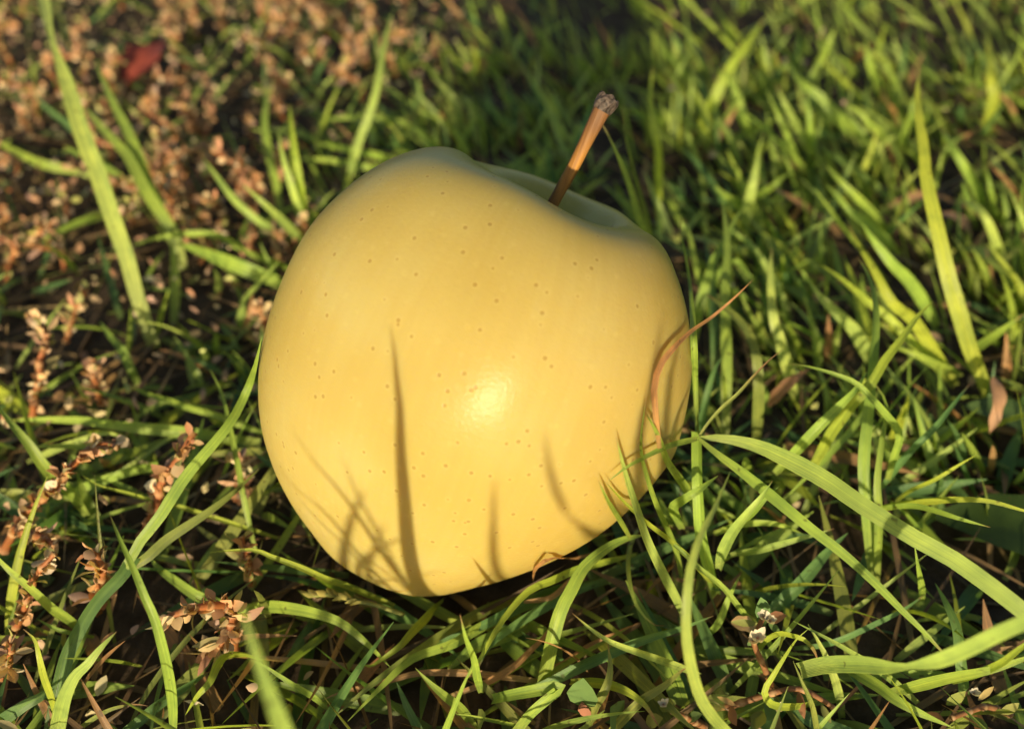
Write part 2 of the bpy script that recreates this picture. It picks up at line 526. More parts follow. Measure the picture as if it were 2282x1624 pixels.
TUFTS = {}
def blade(tuft, pts, w, hs, c='g', front=True, roll=None, twist=None, fold=0.16, dry=0.0, root_w=0.6, cut=0.0, pinch=None, name='blade'):
    wp = hero_points(pts, hs, front)
    seen = [(p - CAM).dot(FWD) for p, (px, py) in zip(wp[::-1], pts) if -40 < px < VW + 40 and -40 < py < VH + 40]
    depth = sum(seen) / len(seen)
    roll = rnd.uniform(-0.45, 0.45) if roll is None else roll
    twist = rnd.uniform(-0.5, 0.5) if twist is None else twist
    if dry == 0.0 and rnd.random() < 0.45: dry = rnd.uniform(0.03, 0.10)
    W = 1.0 * w * depth / FPX / max(0.6, math.cos(roll))
    j = rnd.uniform(0.88, 1.14)
    j *= 1.12
    tint = [TINT[c][0] * j * rnd.uniform(0.94, 1.06), TINT[c][1] * j, TINT[c][2] * j]
    TUFTS.setdefault(tuft, []).append((name, wp, W, tint, dict(roll=roll, twist=twist, fold=fold, tip_dry=dry, root_w=root_w, tip_cut=cut, pinch=pinch)))

# Each line: tuft, run of the blade measured tip first, width, heights above ground (tip, middle, root) in mm.
LABELS = {
 'tall_corner': 'tall broad blade rising out of the top corner over the rusty weeds',
 'fork_shoot': 'forked light green shoot leaning beside the tall broad corner blade',
 'dim_low': 'short dim blade with pale tip leaning behind the tall broad corner blade',
 'stripe_short': 'thin shade-striped blade crossing just under the forked shoot',
 'edge_blur': 'blurred sun-flecked blade lying at the picture edge below the red leaf',
 'lying_fleck': 'blade lying flat over dark soil with a row of bright sun flecks',
 'arched_band': 'arched pale blade banded by shadows, ending at the upper apple side',
 'broad_side': 'broad smooth blade tucked against the apple at mid shoulder height',
 'twin_tips': 'tuft with two upright pointed tips and leaning blades beside the apple shoulder',
 'upright_blur': 'blurred upright blade among rusty weeds behind the two pointed tips',
 'tall_top': 'tall slender blade standing up from behind the apple shoulder to the top',
 'flat_back': 'blurred blade lying level behind the apple shoulder near the tall slender blade',
 'back_pair': 'short blurred tuft peeping out behind the apple top shoulder',
 'pointed_mid': 'short pointed blade over dark soil beneath the tall broad corner blade',
 'under_apple': 'sunlit blade lying toward the apple over dark ground, root under the fruit',
 'front_plant': 'large forked grass plant crossing in front of the rusty sprigs, stem at bottom corner',
 'lone_crossing': 'long upright blade with dark freckles crossing the forked grass plant',
 'thin_upright': 'thin upright blade beside the apple flank crossed by the long forked blade',
 'level_shade': 'long level blade in shade running behind the rusty sprigs to the apple',
 'edge_twist': 'twisted bright blade coming in from the picture edge over the rusty sprigs',
 'hooked': 'small arched blade with a pale hooked tip above the knotty rust sprig',
 'cut_level': 'broad lying blade with a blunt sunlit end beside the upright rusty sprig',
 'thin_runner': 'very thin bright blade running level beneath the rusty sprigs',
 'edge_low': 'striped blade slanting down from the picture edge by the bottom rusty sprigs',
 'mid_slope': 'half-shaded blade sloping down from the fork of the large grass plant',
 'narrow_bow': 'narrow yellowish blade bowing toward the apple base',
 'arc_base': 'broad veined blade arching down just below the apple base',
 'near_blur': 'out of focus bright blade standing near the camera at the bottom edge',
 'curl_yellow': 'curled yellow-green blade hanging beside the blurred near blade',
 'dark_freckle': 'dark freckled blade lying in shade behind the curled yellow-green blade',
 'corner_bend': 'short bent yellow-green blade in the bottom corner',
 'bluish_low': 'bluish shaded blade lying low in the bottom corner',
 'thin_low': 'thin short blade tucked into shade near the bottom corner',
 'thin_slant': 'thin bright blade slanting out from behind the blurred near blade',
 'dry_thread': 'thin dry curved blade lying at the bottom edge',
 'fan_base': 'fan of long olive blades sweeping up toward the apple underside',
 'yellow_drape': 'yellowing blade draped over the fan of olive blades under the apple',
 'broad_drape': 'broad folded blade hanging down right below the apple base',
 'near_tip': 'short blurred tip poking up in front of the fan of blades',
 'twist_small': 'small twisted yellow-green blade with hooked tip below the apple',
 'smooth_bow': 'smooth bright blade bowing down away from the apple base',
 'low_slant': 'half-lit blade slanting across the shaded bottom litter',
 'low_thin': 'thin stalk-like blade curving along the bottom edge',
 'sharp_fold': 'blade sharply folded back on itself near the bottom edge',
 'dark_long': 'long dark blade sloping up behind the smooth bowing blade',
 'olive_low': 'olive blade leaning in beside the curly purple-tipped blade',
 'curly_purple': 'curly yellow-green blade with purplish dry tip at the bottom edge',
 'brown_long': 'long brown dead blade lying across the bottom litter',
 'brown_cross': 'brown dead blade crossing beneath the broad folded blade',
 'brown_loop': 'looped brown dead blade against the apple underside',
 'curl_thin': 'thin half-dead blade hanging in a slack curve below the node plant',
 'blue_stub': 'bluish upright blade in deep shade at the bottom edge',
 'russet': 'russet dry blade leaning across the apple flank',
 'node_plant': 'tall node grass plant beside the apple, leaves spreading from one joint',
 'side_tuft': 'tuft of upright blades close to the apple flank behind the node plant',
 'brown_spot': 'curved blade with brown blotches beside the node plant',
 'upright_clean': 'clean upright blade with reddish tip standing behind the brown blotched blade',
 'slant_clean': 'broad slanting blade with shadow lines in the middle of the turf',
 'mid_tuft': 'tall tuft of crossing bright blades in the middle of the turf',
 'bent_kink': 'arched thin blade with a kinked end hanging from the crossing tuft',
 'dark_stalk': 'dark thin blade with dry tip slanting across shaded turf',
 'bright_edge': 'thin blade with one bright edge pointing up over the dark leaf',
 'tall_side': 'tall half-shaded blade standing high over the far turf',
 'edge_point': 'pointed pale blade at the picture edge beside the tall half-shaded blade',
 'far_slant': 'tuft of parallel slanting blades in the softly blurred turf',
 'far_fan': 'fan of leaning blades in the blurred turf below the long backlit blade',
 'far_backlit': 'long backlit blade leaning out of the apple shadow in the far turf',
 'far_long': 'pair of very long striped blades slanting down through the turf',
 'far_edge': 'blurred tuft of drooping blades near the picture edge of the far turf',
 'far_cross': 'blurred tuft of crossed short blades beyond the apple stalk',
 'back_lit': 'sunlit pointed blade standing in the apple shadow beyond the stalk',
 'stalk_pair': 'pair of narrow blades whose tips reach the apple stalk',
 'near_bow': 'out of focus bowed blade rising from the bottom edge beside the node plant',
 'cross_fresh': 'fresh bright folded blade crossing the node plant leaves',
 'dry_tipped': 'blade with a whitish dry tip lying under the node plant leaves',
 'level_bright': 'pair of level bright blades reaching over the dark broad leaf',
 'short_stub': 'short pointed stub blade standing beneath the longest node leaf',
 'dark_arc': 'dark arching blade sagging through the shaded hollow',
 'blue_drop': 'bluish blade bending down in shade beyond the shaded hollow',
 'big_twist': 'big twisted blade sweeping in near the camera at the picture corner',
 'corner_pair': 'half-shaded blade under the big twisted corner blade',
 'spot_dark': 'bluish dark-spotted blade leaning through the shaded hollow',
 'low_right': 'half-lit blade sloping under the big twisted corner blade',
 'ringlet': 'blade curled round in a ringlet near the white weed flower',
 'brown_tip_hook': 'hooked blade with a brown tip beside the white weed flower',
 'olive_thread': 'olive thread-like blade dropping to the bottom edge by the ringlet',
 'long_dive': 'long narrow blade diving from the apple flank to the white weed flower',
 'flank_front': 'tuft of fresh blades overlapping the lower apple flank',
}

# --- beyond and beside the apple, towards the rusty weeds
blade('tall_corner', [(66,-150),(84,-60),(98,0),(116,88),(151,193),(183,299),(218,386),(246,474),(281,569),(309,673),(344,775)], 38, (66,42,2), 'p', roll=0.0, twist=.5, pinch=0.55, root_w=.75, cut=.2)
blade('fork_shoot', [(211,134),(232,183),(253,232),(278,278),(299,327),(330,410),(372,500),(405,590)], 26, (34,24,2), 'g')
blade('fork_shoot', [(183,232),(218,274),(253,313),(285,348),(323,422),(365,485),(387,520),(410,600)], 28, (28,22,2), 'g', fold=.1)
blade('dim_low', [(65,191),(88,225),(119,253),(151,278),(210,340),(300,440)], 17, (16,12,2), 'd')
blade('stripe_short', [(139,323),(183,348),(225,369),(274,400),(340,455)], 18, (14,12,2), 'g')
blade('edge_blur', [(-40,305),(0,320),(53,348),(105,369),(190,385),(250,420)], 22, (10,10,2), 'g')
blade('lying_fleck', [(30,570),(42,562),(105,527),(158,502),(228,478),(300,450)], 20, (5,9,3), 'g')
blade('arched_band', [(295,548),(334,534),(387,524),(439,520),(492,527),(534,552),(600,590)], 17, (10,14,4), 'g')
blade('broad_side', [(390,540),(411,547),(474,571),(545,599),(615,627),(650,645)], 34, (12,14,6), 'g', front=False)
blade('twin_tips', [(645,234),(650,292),(657,351),(668,422),(676,492),(684,540)], 22, (38,26,3), 'y', front=False, fold=.28)
blade('twin_tips', [(620,293),(629,344),(643,394),(661,450),(680,520),(688,545)], 19, (34,23,3), 'p', front=False)
blade('twin_tips', [(451,350),(485,397),(520,443),(562,481),(615,520),(668,560)], 20, (24,18,3), 'p', front=False)
blade('twin_tips', [(539,409),(580,446),(618,481),(654,517),(690,560)], 23, (28,20,3), 'p', front=False)
blade('twin_tips', [(697,453),(692,485),(684,520),(680,552)], 10, (16,10,3), 'g', front=False)
blade('twin_tips', [(748,422),(722,447),(699,478),(682,530)], 12, (16,12,3), 'p', front=False)
blade('twin_tips', [(560,560),(590,575),(625,590),(655,606)], 16, (10,9,3), 'g', front=False)
blade('upright_blur', [(610,169),(594,228),(590,281),(601,351),(615,404),(622,457),(635,500)], 20, (26,17,2), 'g', front=False)
blade('tall_top', [(875,25),(863,70),(849,141),(838,204),(820,264),(799,316),(782,379),(765,440)], 20, (48,31,3), 'p', front=False, roll=.1)
blade('flat_back', [(690,275),(760,263),(830,262),(900,275),(960,300)], 14, (8,10,3), 'g', front=False)
blade('back_pair', [(700,318),(760,330),(830,345),(900,362)], 18, (10,12,4), 'g', front=False)
blade('back_pair', [(660,352),(740,358),(820,372),(900,380)], 18, (8,9,4), 'g', front=False)
blade('back_pair', [(868,395),(872,350),(905,330),(930,345)], 10, (8,10,4), 'o', front=False)
blade('pointed_mid', [(223,717),(246,750),(271,778),(292,824),(310,860)], 18, (14,10,2), 'g')
blade('under_apple', [(281,852),(316,873),(369,891),(422,909),(474,923),(527,944),(583,965),(640,990)], 20, (9,11,3), 'g', front=False)
blade('front_plant', [(583,752),(569,814),(552,866),(527,919),(499,961),(457,1010),(415,1060),(387,1102),(351,1159),(316,1201),(288,1250),(255,1300)], 27, (40,32,17), 'g', roll=.15, twist=.2, root_w=.55)
blade('front_plant', [(578,1045),(527,1092),(474,1134),(422,1169),(369,1205),(327,1243),(288,1268),(250,1308)], 23, (24,22,16), 'o', roll=-.1, twist=.2, root_w=.55)
blade('front_plant', [(300,1240),(270,1285),(228,1328),(197,1370),(172,1415),(151,1458),(135,1520),(110,1640)], 30, (20,14,3), 'd', root_w=.9, cut=.6, fold=.3, name='stem')
blade('front_plant', [(260,1407),(225,1443),(193,1482),(165,1510),(141,1563),(125,1640)], 33, (24,20,8), 'p', roll=.1, root_w=.9)
blade('lone_crossing', [(244,1145),(267,1201),(299,1271),(323,1331),(344,1377),(358,1426),(369,1472),(379,1524),(385,1581),(386,1660)], 25, (38,28,4), 'g', roll=.2, twist=1.0, root_w=.5)
blade('thin_upright', [(467,822),(485,856),(499,894),(509,937),(520,989),(531,1042),(541,1099),(560,1190),(572,1235)], 14, (24,18,3), 'g', fold=.3)
blade('level_shade', [(9,938),(70,935),(176,937),(281,951),(387,961),(474,972),(580,986)], 27, (8,11,4), 'g', front=False)
blade('edge_twist', [(-20,890),(0,912),(28,947),(63,989),(95,1035),(123,1067),(158,1100),(193,1150)], 25, (30,22,6), 'g', twist=1.2)
blade('hooked', [(292,998),(284,984),(262,970),(230,966),(165,985),(105,1010),(60,1030)], 16, (11,13,4), 'p')
blade('cut_level', [(352,1038),(300,1048),(255,1062),(190,1085),(130,1120)], 21, (9,9,3), 'g', cut=.7)
blade('level_shade', [(385,1022),(430,1016),(500,1010),(585,1005),(640,1005)], 18, (7,8,4), 'o', front=False)
blade('thin_runner', [(179,1056),(218,1081),(281,1098),(334,1113),(369,1120),(439,1141),(527,1169),(620,1200)], 11, (18,14,4), 'y', fold=.35)
blade('edge_low', [(-30,1215),(0,1250),(28,1278),(70,1313),(116,1356),(151,1380),(190,1412)], 22, (24,16,3), 'g')
blade('mid_slope', [(330,1238),(355,1268),(387,1292),(439,1328),(488,1345),(530,1365)], 24, (8,9,3), 'g')
blade('narrow_bow', [(467,1231),(520,1226),(569,1226),(604,1240),(643,1254),(685,1271),(724,1289),(775,1306),(831,1330),(880,1350)], 15, (22,17,3), 'y', fold=.3)
blade('arc_base', [(870,1487),(831,1447),(796,1415),(755,1385),(703,1367),(650,1356),(597,1352),(548,1362),(500,1390)], 30, (6,14,3), 'g', fold=.1)
blade('near_blur', [(538,1350),(555,1405),(569,1457),(590,1517),(611,1573),(640,1650),(680,1750),(740,1950),(800,2300)], 84, (73,71,69,66,63,57,48,26,2), 'p', roll=.1, twist=.2, root_w=.9)
blade('curl_yellow', [(413,1593),(439,1552),(467,1521),(485,1482),(509,1461),(548,1461),(590,1475)], 22, (10,16,4), 'y', twist=1.4)
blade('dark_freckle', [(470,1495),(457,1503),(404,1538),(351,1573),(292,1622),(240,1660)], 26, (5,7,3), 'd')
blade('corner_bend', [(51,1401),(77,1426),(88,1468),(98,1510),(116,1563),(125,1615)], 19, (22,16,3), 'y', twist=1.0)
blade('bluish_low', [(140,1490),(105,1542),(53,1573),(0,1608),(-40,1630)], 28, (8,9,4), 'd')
blade('thin_low', [(81,1378),(123,1401),(165,1412),(210,1420)], 10, (8,7,3), 'g')
blade('thin_slant', [(560,1470),(597,1489),(650,1524),(696,1552),(730,1580)], 14, (14,10,3), 'g')
blade('dry_thread', [(330,1573),(299,1570),(246,1581),(197,1609),(160,1640)], 11, (8,9,3), 'o', dry=.3)
# --- under the apple
blade('fan_base', [(775,1607),(849,1531),(919,1468),(1007,1436),(1059,1405),(1116,1375),(1180,1345)], 28, (9,10,4), 'g', front=False, fold=.1)
blade('fan_base', [(745,1596),(761,1584),(813,1538),(877,1489),(954,1436),(1024,1391),(1100,1352),(1190,1320)], 26, (7,8,4), 'o', front=False)
blade('fan_base', [(925,1460),(980,1432),(1080,1392),(1160,1352),(1240,1318),(1330,1300)], 30, (6,8,4), 'd', front=False)
blade('fan_base', [(1060,1500),(1090,1440),(1150,1392),(1230,1345),(1300,1310),(1370,1290)], 28, (6,8,4), 'd', front=False)
blade('fan_base', [(990,1500),(1030,1465),(1060,1440),(1110,1420),(1180,1395)], 34, (4,6,3), 'g', front=False)
blade('yellow_drape', [(1020,1545),(1040,1510),(1070,1468),(1105,1405),(1140,1356),(1182,1314),(1235,1292),(1281,1271),(1358,1250),(1420,1235)], 21, (10,17,5), 'y', twist=.9, dry=.05)
blade('broad_drape', [(1440,1188),(1425,1194),(1393,1201),(1351,1222),(1302,1264),(1274,1314),(1249,1363),(1228,1440),(1212,1520)], 34, (18,19,5), 'g', root_w=.95, twist=-.8, roll=.2)
blade('near_tip', [(1025,1368),(1038,1422),(1056,1468),(1063,1507),(1072,1545)], 20, (32,24,6), 'g')
blade('twist_small', [(806,1479),(826,1484),(852,1468),(891,1440),(919,1408),(947,1380),(968,1356),(990,1335)], 20, (8,13,3), 'y', twist=1.5, front=False)
blade('smooth_bow', [(1275,1366),(1316,1401),(1358,1429),(1411,1450),(1463,1468),(1513,1486),(1560,1505)], 20, (24,20,5), 'p', fold=.3)
blade('low_slant', [(926,1489),(957,1521),(989,1549),(1028,1581),(1065,1630)], 21, (16,11,2), 'g')
blade('low_thin', [(1010,1581),(1018,1592),(1042,1595),(1095,1605),(1160,1618)], 9, (12,12,5), 'g', fold=.4)
blade('sharp_fold', [(1095,1558),(1140,1548),(1200,1537),(1238,1530),(1249,1534),(1217,1560),(1182,1591),(1151,1630)], 24, (7,13,6), 'g', root_w=.9, cut=.5)
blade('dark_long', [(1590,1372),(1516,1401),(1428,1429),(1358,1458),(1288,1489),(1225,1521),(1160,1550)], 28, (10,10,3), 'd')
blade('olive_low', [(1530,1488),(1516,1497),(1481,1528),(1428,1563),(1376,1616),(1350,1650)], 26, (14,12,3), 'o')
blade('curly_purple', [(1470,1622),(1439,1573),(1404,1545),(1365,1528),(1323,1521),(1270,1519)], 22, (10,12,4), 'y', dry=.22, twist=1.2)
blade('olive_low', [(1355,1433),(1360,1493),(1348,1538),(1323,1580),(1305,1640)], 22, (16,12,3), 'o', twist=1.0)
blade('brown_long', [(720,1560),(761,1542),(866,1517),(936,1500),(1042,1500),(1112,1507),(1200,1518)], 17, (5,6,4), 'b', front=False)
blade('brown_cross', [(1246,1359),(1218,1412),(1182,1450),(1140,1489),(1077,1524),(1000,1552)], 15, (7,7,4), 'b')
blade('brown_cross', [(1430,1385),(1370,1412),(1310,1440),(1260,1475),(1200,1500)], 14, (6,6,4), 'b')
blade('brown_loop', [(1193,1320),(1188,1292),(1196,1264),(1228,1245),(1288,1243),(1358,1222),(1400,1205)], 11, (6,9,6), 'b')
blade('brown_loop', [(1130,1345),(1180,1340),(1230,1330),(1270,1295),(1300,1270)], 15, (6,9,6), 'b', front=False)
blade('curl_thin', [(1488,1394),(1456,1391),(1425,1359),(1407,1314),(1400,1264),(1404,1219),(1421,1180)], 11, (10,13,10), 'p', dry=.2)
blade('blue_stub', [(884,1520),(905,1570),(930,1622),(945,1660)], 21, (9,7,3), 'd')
# --- against the apple flank
blade('russet', [(1679,622),(1636,664),(1588,705),(1539,739),(1501,776),(1471,814),(1458,863),(1460,908),(1466,968),(1470,1000)], 15, (54,47,30), 'r', roll=.2)
blade('node_plant', [(1516,478),(1520,532),(1528,570),(1539,645),(1546,758),(1550,870),(1554,975)], 13, (46,40,33), 'g', fold=.4)
blade('node_plant', [(1552,960),(1553,1057),(1556,1120),(1562,1194),(1580,1270),(1600,1340)], 24, (34,24,3), 'g', root_w=.9, cut=.75, fold=.4, name='stem')
blade('node_plant', [(2330,1400),(2290,1370),(2259,1345),(2189,1292),(2119,1243),(2048,1205),(1978,1162),(1908,1117),(1838,1068),(1764,1028),(1689,994),(1614,977),(1558,976)], 43, (32,36,34), 'p', roll=.1, twist=.25, root_w=.2, cut=.4, fold=.12)
blade('node_plant', [(2125,1482),(2066,1415),(2013,1363),(1943,1292),(1873,1229),(1813,1183),(1750,1131),(1670,1065),(1636,1039),(1595,1009),(1557,977)], 28, (22,30,34), 'g', root_w=.25, roll=.15, twist=.3)
blade('node_plant', [(1354,1074),(1390,1045),(1426,1024),(1464,1005),(1501,990),(1555,977)], 17, (36,36,34), 'g')
blade('node_plant', [(1745,778),(1715,802),(1681,836),(1644,877),(1606,911),(1576,945),(1558,972)], 8, (48,42,34), 'o', dry=.5, fold=.3)
blade('side_tuft', [(1655,462),(1637,492),(1620,527),(1602,562),(1595,570),(1576,626),(1558,690),(1545,770)], 22, (30,22,5), 'g', front=False)
blade('side_tuft', [(1610,440),(1621,544),(1618,607),(1616,682),(1618,757),(1619,832),(1618,907),(1616,970)], 25, (34,24,4), 'g', roll=.1)
blade('side_tuft', [(1524,484),(1539,532),(1550,589),(1561,626),(1578,680),(1590,750)], 16, (24,18,4), 'g', front=False)
blade('side_tuft', [(1570,520),(1582,600),(1590,680),(1592,760),(1590,850)], 18, (22,16,4), 'd', front=False)
blade('side_tuft', [(1700,640),(1668,612),(1640,582),(1600,610),(1575,700)], 16, (12,16,4), 'g', front=False)
blade('side_tuft', [(1608,795),(1590,830),(1576,880),(1566,930),(1560,990)], 20, (24,18,5), 'd')
blade('brown_spot', [(1575,655),(1600,675),(1640,705),(1668,742),(1684,785),(1691,862),(1689,926),(1685,990)], 26, (30,28,6), 'o', dry=.08, roll=.1)
blade('upright_clean', [(1721,553),(1717,600),(1719,664),(1726,720),(1738,757),(1753,814),(1772,890)], 27, (32,22,3), 'p', dry=.06, roll=.1)
blade('slant_clean', [(1801,622),(1831,664),(1869,701),(1899,731),(1921,765),(1960,830)], 33, (26,18,3), 'p', roll=.1)
blade('mid_tuft', [(1910,572),(1933,607),(1948,652),(1953,701),(1951,757),(1946,814),(1940,870),(1933,945),(1925,1020),(1930,1120),(1945,1290)], 27, (42,30,3), 'g', twist=.6)
blade('mid_tuft', [(2079,671),(2045,705),(2008,757),(1970,806),(1944,851),(1906,893),(1858,956),(1831,1005),(1800,1060)], 26, (40,34,12), 'y', fold=.3)
blade('mid_tuft', [(1933,828),(1905,870),(1876,900),(1820,956),(1764,1016),(1726,1055)], 24, (36,30,18), 'g')
blade('mid_tuft', [(1750,1110),(1790,1070),(1850,1010),(1920,930),(1960,870)], 20, (12,16,14), 'g')
blade('mid_tuft', [(1938,840),(1975,900),(1965,985),(1955,1075),(1958,1150),(1955,1300)], 18, (34,24,3), 'g', fold=.3)
blade('bent_kink', [(1756,810),(1801,817),(1858,833),(1910,855),(1944,889),(1974,923),(2000,956),(2004,983),(1993,1016),(1978,1070)], 18, (38,36,14), 'g', twist=1.0)
blade('dark_stalk', [(2167,849),(2131,893),(2083,953),(2026,1009),(1981,1065),(1945,1110)], 15, (30,24,8), 'd', dry=.12)
blade('bright_edge', [(2184,1009),(2139,1035),(2083,1069),(2026,1095),(1995,1120)], 12, (26,22,10), 'y', fold=.35)
blade('tall_side', [(2052,141),(2045,197),(2048,264),(2059,327),(2062,387),(2073,439),(2094,532),(2116,626),(2139,701),(2161,776),(2188,844),(2210,900)], 35, (60,38,3), 'y', roll=.1, twist=.6)
blade('edge_point', [(2249,418),(2266,457),(2282,492),(2310,560),(2330,620)], 18, (30,22,3), 'p')
# --- softly blurred turf beyond
blade('far_slant', [(1709,204),(1732,253),(1753,299),(1771,344),(1792,390)], 16, (30,20.9,2), 'g')
blade('far_slant', [(1729,186),(1746,225),(1767,267),(1792,309),(1808,340)], 22, (30,20.9,2), 'p')
blade('far_slant', [(1797,205),(1802,250),(1808,310),(1815,370)], 18, (27.3,18.2,2), 'g')
blade('far_slant', [(1607,144),(1630,186),(1648,228),(1658,271),(1690,330)], 20, (27.3,18.2,2), 'g')
blade('far_slant', [(1838,365),(1873,404),(1908,439),(1943,478),(1985,530)], 26, (24.6,18.2,2), 'g')
blade('far_slant', [(1841,411),(1880,453),(1918,488),(1964,527),(2010,570)], 24, (24.6,18.2,2), 'g')
blade('far_slant', [(1753,134),(1785,183),(1831,218),(1873,267),(1911,302),(1945,330)], 24, (27.3,20.9,2), 'g')
blade('far_fan', [(1693,334),(1680,400),(1662,482),(1655,530)], 26, (27.3,18.2,2), 'p')
blade('far_fan', [(1774,379),(1745,395),(1718,418),(1669,450),(1650,480)], 22, (21.9,18.2,2), 'g')
blade('far_fan', [(1585,408),(1620,439),(1651,460),(1680,490)], 24, (21.9,15.5,2), 'g')
blade('far_fan', [(1700,300),(1690,340),(1686,390),(1680,430)], 18, (27.3,18.2,2), 'g')
blade('far_fan', [(1520,330),(1560,370),(1600,430),(1650,500)], 16, (19.2,15.5,2), 'd')
blade('far_backlit', [(1704,42),(1662,102),(1627,151),(1595,214),(1574,257),(1555,300)], 26, (35.4,23.6,2), 'y')
blade('far_long', [(1890,500),(1906,532),(1951,607),(1989,675),(2034,712),(2064,757),(2101,814),(2130,860)], 28, (35.4,24.95,3), 'y')
blade('far_long', [(1920,495),(1944,532),(1989,589),(2026,626),(2064,682),(2090,730)], 31, (30,20.9,3), 'g')
blade('far_long', [(1828,589),(1876,622),(1933,671),(1989,716),(2026,757),(2083,810),(2125,860)], 22, (24.6,19.55,3), 'y')
blade('far_long', [(1980,770),(2040,790),(2090,815),(2140,840)], 26, (16.5,15.5,3), 'g')
blade('far_edge', [(2098,281),(2126,334),(2154,379),(2175,418),(2200,480)], 24, (27.3,20.9,2), 'g')
blade('far_edge', [(2196,369),(2205,405),(2212,445),(2220,500)], 16, (21.9,15.5,2), 'g')
blade('far_edge', [(2205,100),(2208,170),(2215,220),(2205,265),(2195,310)], 24, (30,20.9,2), 'y')
blade('far_edge', [(2126,446),(2171,457),(2200,492),(2224,552),(2240,590)], 22, (19.2,20.9,2), 'p')
blade('far_edge', [(2282,700),(2220,745),(2190,765),(2150,790)], 30, (27.3,19.55,3), 'g')
blade('far_cross', [(1883,228),(1918,253),(1943,281),(1971,306),(1996,330)], 22, (21.9,16.85,2), 'g')
blade('far_cross', [(1862,60),(1855,77),(1838,119),(1820,151),(1812,180)], 22, (27.3,18.2,2), 'g')
blade('far_cross', [(1930,80),(1935,130),(1955,185),(1965,230)], 20, (27.3,18.2,2), 'g')
blade('far_cross', [(2041,207),(2030,255),(2013,309),(2008,340)], 20, (27.3,18.2,2), 'g')
blade('far_cross', [(1862,120),(1880,135),(1895,150),(1910,175)], 16, (21.9,15.5,2), 'g')
blade('back_lit', [(1455,150),(1449,218),(1456,281),(1467,337),(1467,422),(1468,490)], 20, (44,29,3), 'y', front=False)
blade('stalk_pair', [(1337,267),(1358,306),(1379,351),(1404,415),(1428,492),(1456,550)], 19, (64,48,12), 'p', front=False)
blade('stalk_pair', [(1388,239),(1393,299),(1407,358),(1420,411),(1442,485),(1462,555)], 11, (58,42,12), 'o', front=False, fold=.3)
# --- front turf
blade('near_bow', [(1628,1050),(1592,1134),(1564,1187),(1542,1250),(1532,1317),(1528,1387),(1535,1458),(1557,1545),(1590,1600),(1640,1650),(1700,1700)], 30, (48,44,3), 'p', roll=.1, twist=.5, root_w=.8)
blade('cross_fresh', [(1722,1071),(1697,1106),(1662,1148),(1630,1190),(1609,1233),(1600,1270)], 26, (34,28,12), 'p', fold=.3)
blade('cross_fresh', [(1735,1085),(1712,1105),(1685,1135),(1655,1165)], 14, (33,30,24), 'g')
blade('dry_tipped', [(1859,1178),(1820,1190),(1767,1205),(1732,1215),(1690,1226),(1627,1236)], 16, (18,17,9), 'p', dry=.1)
blade('dry_tipped', [(1790,1190),(1740,1170),(1690,1165),(1640,1172),(1590,1190)], 18, (13,16,8), 'g')
blade('level_bright', [(2330,1150),(2282,1138),(2206,1117),(2136,1113),(2048,1120),(1961,1134),(1930,1150)], 17, (28,26,12), 'y')
blade('level_bright', [(2207,1175),(2136,1155),(2084,1138),(2031,1127),(1968,1134),(1935,1155)], 18, (26,24,12), 'g')
blade('short_stub', [(2038,1212),(2045,1257),(2054,1306),(2056,1340)], 15, (24,18,4), 'g')
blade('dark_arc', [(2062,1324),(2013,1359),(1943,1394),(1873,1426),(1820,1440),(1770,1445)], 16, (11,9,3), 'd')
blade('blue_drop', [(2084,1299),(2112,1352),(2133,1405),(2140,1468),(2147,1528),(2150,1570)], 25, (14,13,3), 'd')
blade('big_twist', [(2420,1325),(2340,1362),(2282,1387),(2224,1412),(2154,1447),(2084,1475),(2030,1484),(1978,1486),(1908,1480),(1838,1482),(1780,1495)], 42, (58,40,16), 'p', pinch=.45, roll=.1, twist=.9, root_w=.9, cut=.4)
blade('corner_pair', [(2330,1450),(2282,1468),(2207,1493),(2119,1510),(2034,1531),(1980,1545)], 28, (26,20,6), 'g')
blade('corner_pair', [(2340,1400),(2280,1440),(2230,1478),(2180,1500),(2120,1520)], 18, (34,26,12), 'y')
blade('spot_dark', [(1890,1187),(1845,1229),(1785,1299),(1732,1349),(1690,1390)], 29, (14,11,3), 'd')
blade('low_right', [(2125,1622),(2048,1588),(1996,1559),(1960,1531),(1908,1500),(1870,1480)], 27, (8,10,4), 'g')
blade('ringlet', [(1803,1400),(1774,1426),(1746,1468),(1722,1507),(1704,1538),(1712,1563),(1735,1574),(1780,1574),(1824,1563)], 20, (22,16,4), 'y', twist=1.3)
blade('brown_tip_hook', [(1824,1475),(1812,1446),(1790,1424),(1774,1419),(1739,1412),(1708,1426),(1690,1450)], 17, (14,18,6), 'y', dry=.28)
blade('olive_thread', [(1767,1472),(1788,1521),(1810,1573),(1820,1622),(1826,1660)], 14, (22,17,6), 'o', fold=.3)
blade('long_dive', [(1410,1140),(1460,1180),(1521,1229),(1556,1264),(1609,1306),(1655,1363),(1697,1412),(1746,1475)], 15, (26,20,3), 'g', fold=.3)
blade('flank_front', [(1373,974),(1396,1062),(1419,1132),(1442,1202),(1480,1282),(1516,1352),(1535,1400)], 23, (40,30,4), 'p', roll=.1)
blade('flank_front', [(1347,1072),(1396,1123),(1442,1165),(1503,1212),(1559,1268),(1597,1320)], 14, (36,28,4), 'y', fold=.3)
blade('flank_front', [(1333,1070),(1354,1114),(1382,1160),(1405,1200)], 13, (34,28,20), 'g')
blade('flank_front', [(1440,885),(1428,992),(1442,1062),(1466,1132),(1503,1216),(1520,1290)], 15, (44,34,5), 'g')
blade('flank_front', [(1438,918),(1466,969),(1489,1030),(1530,1090),(1560,1150)], 22, (40,32,12), 'g')
blade('flank_front', [(1600,1060),(1560,1090),(1520,1115),(1500,1135),(1520,1180)], 24, (28,30,14), 'g')
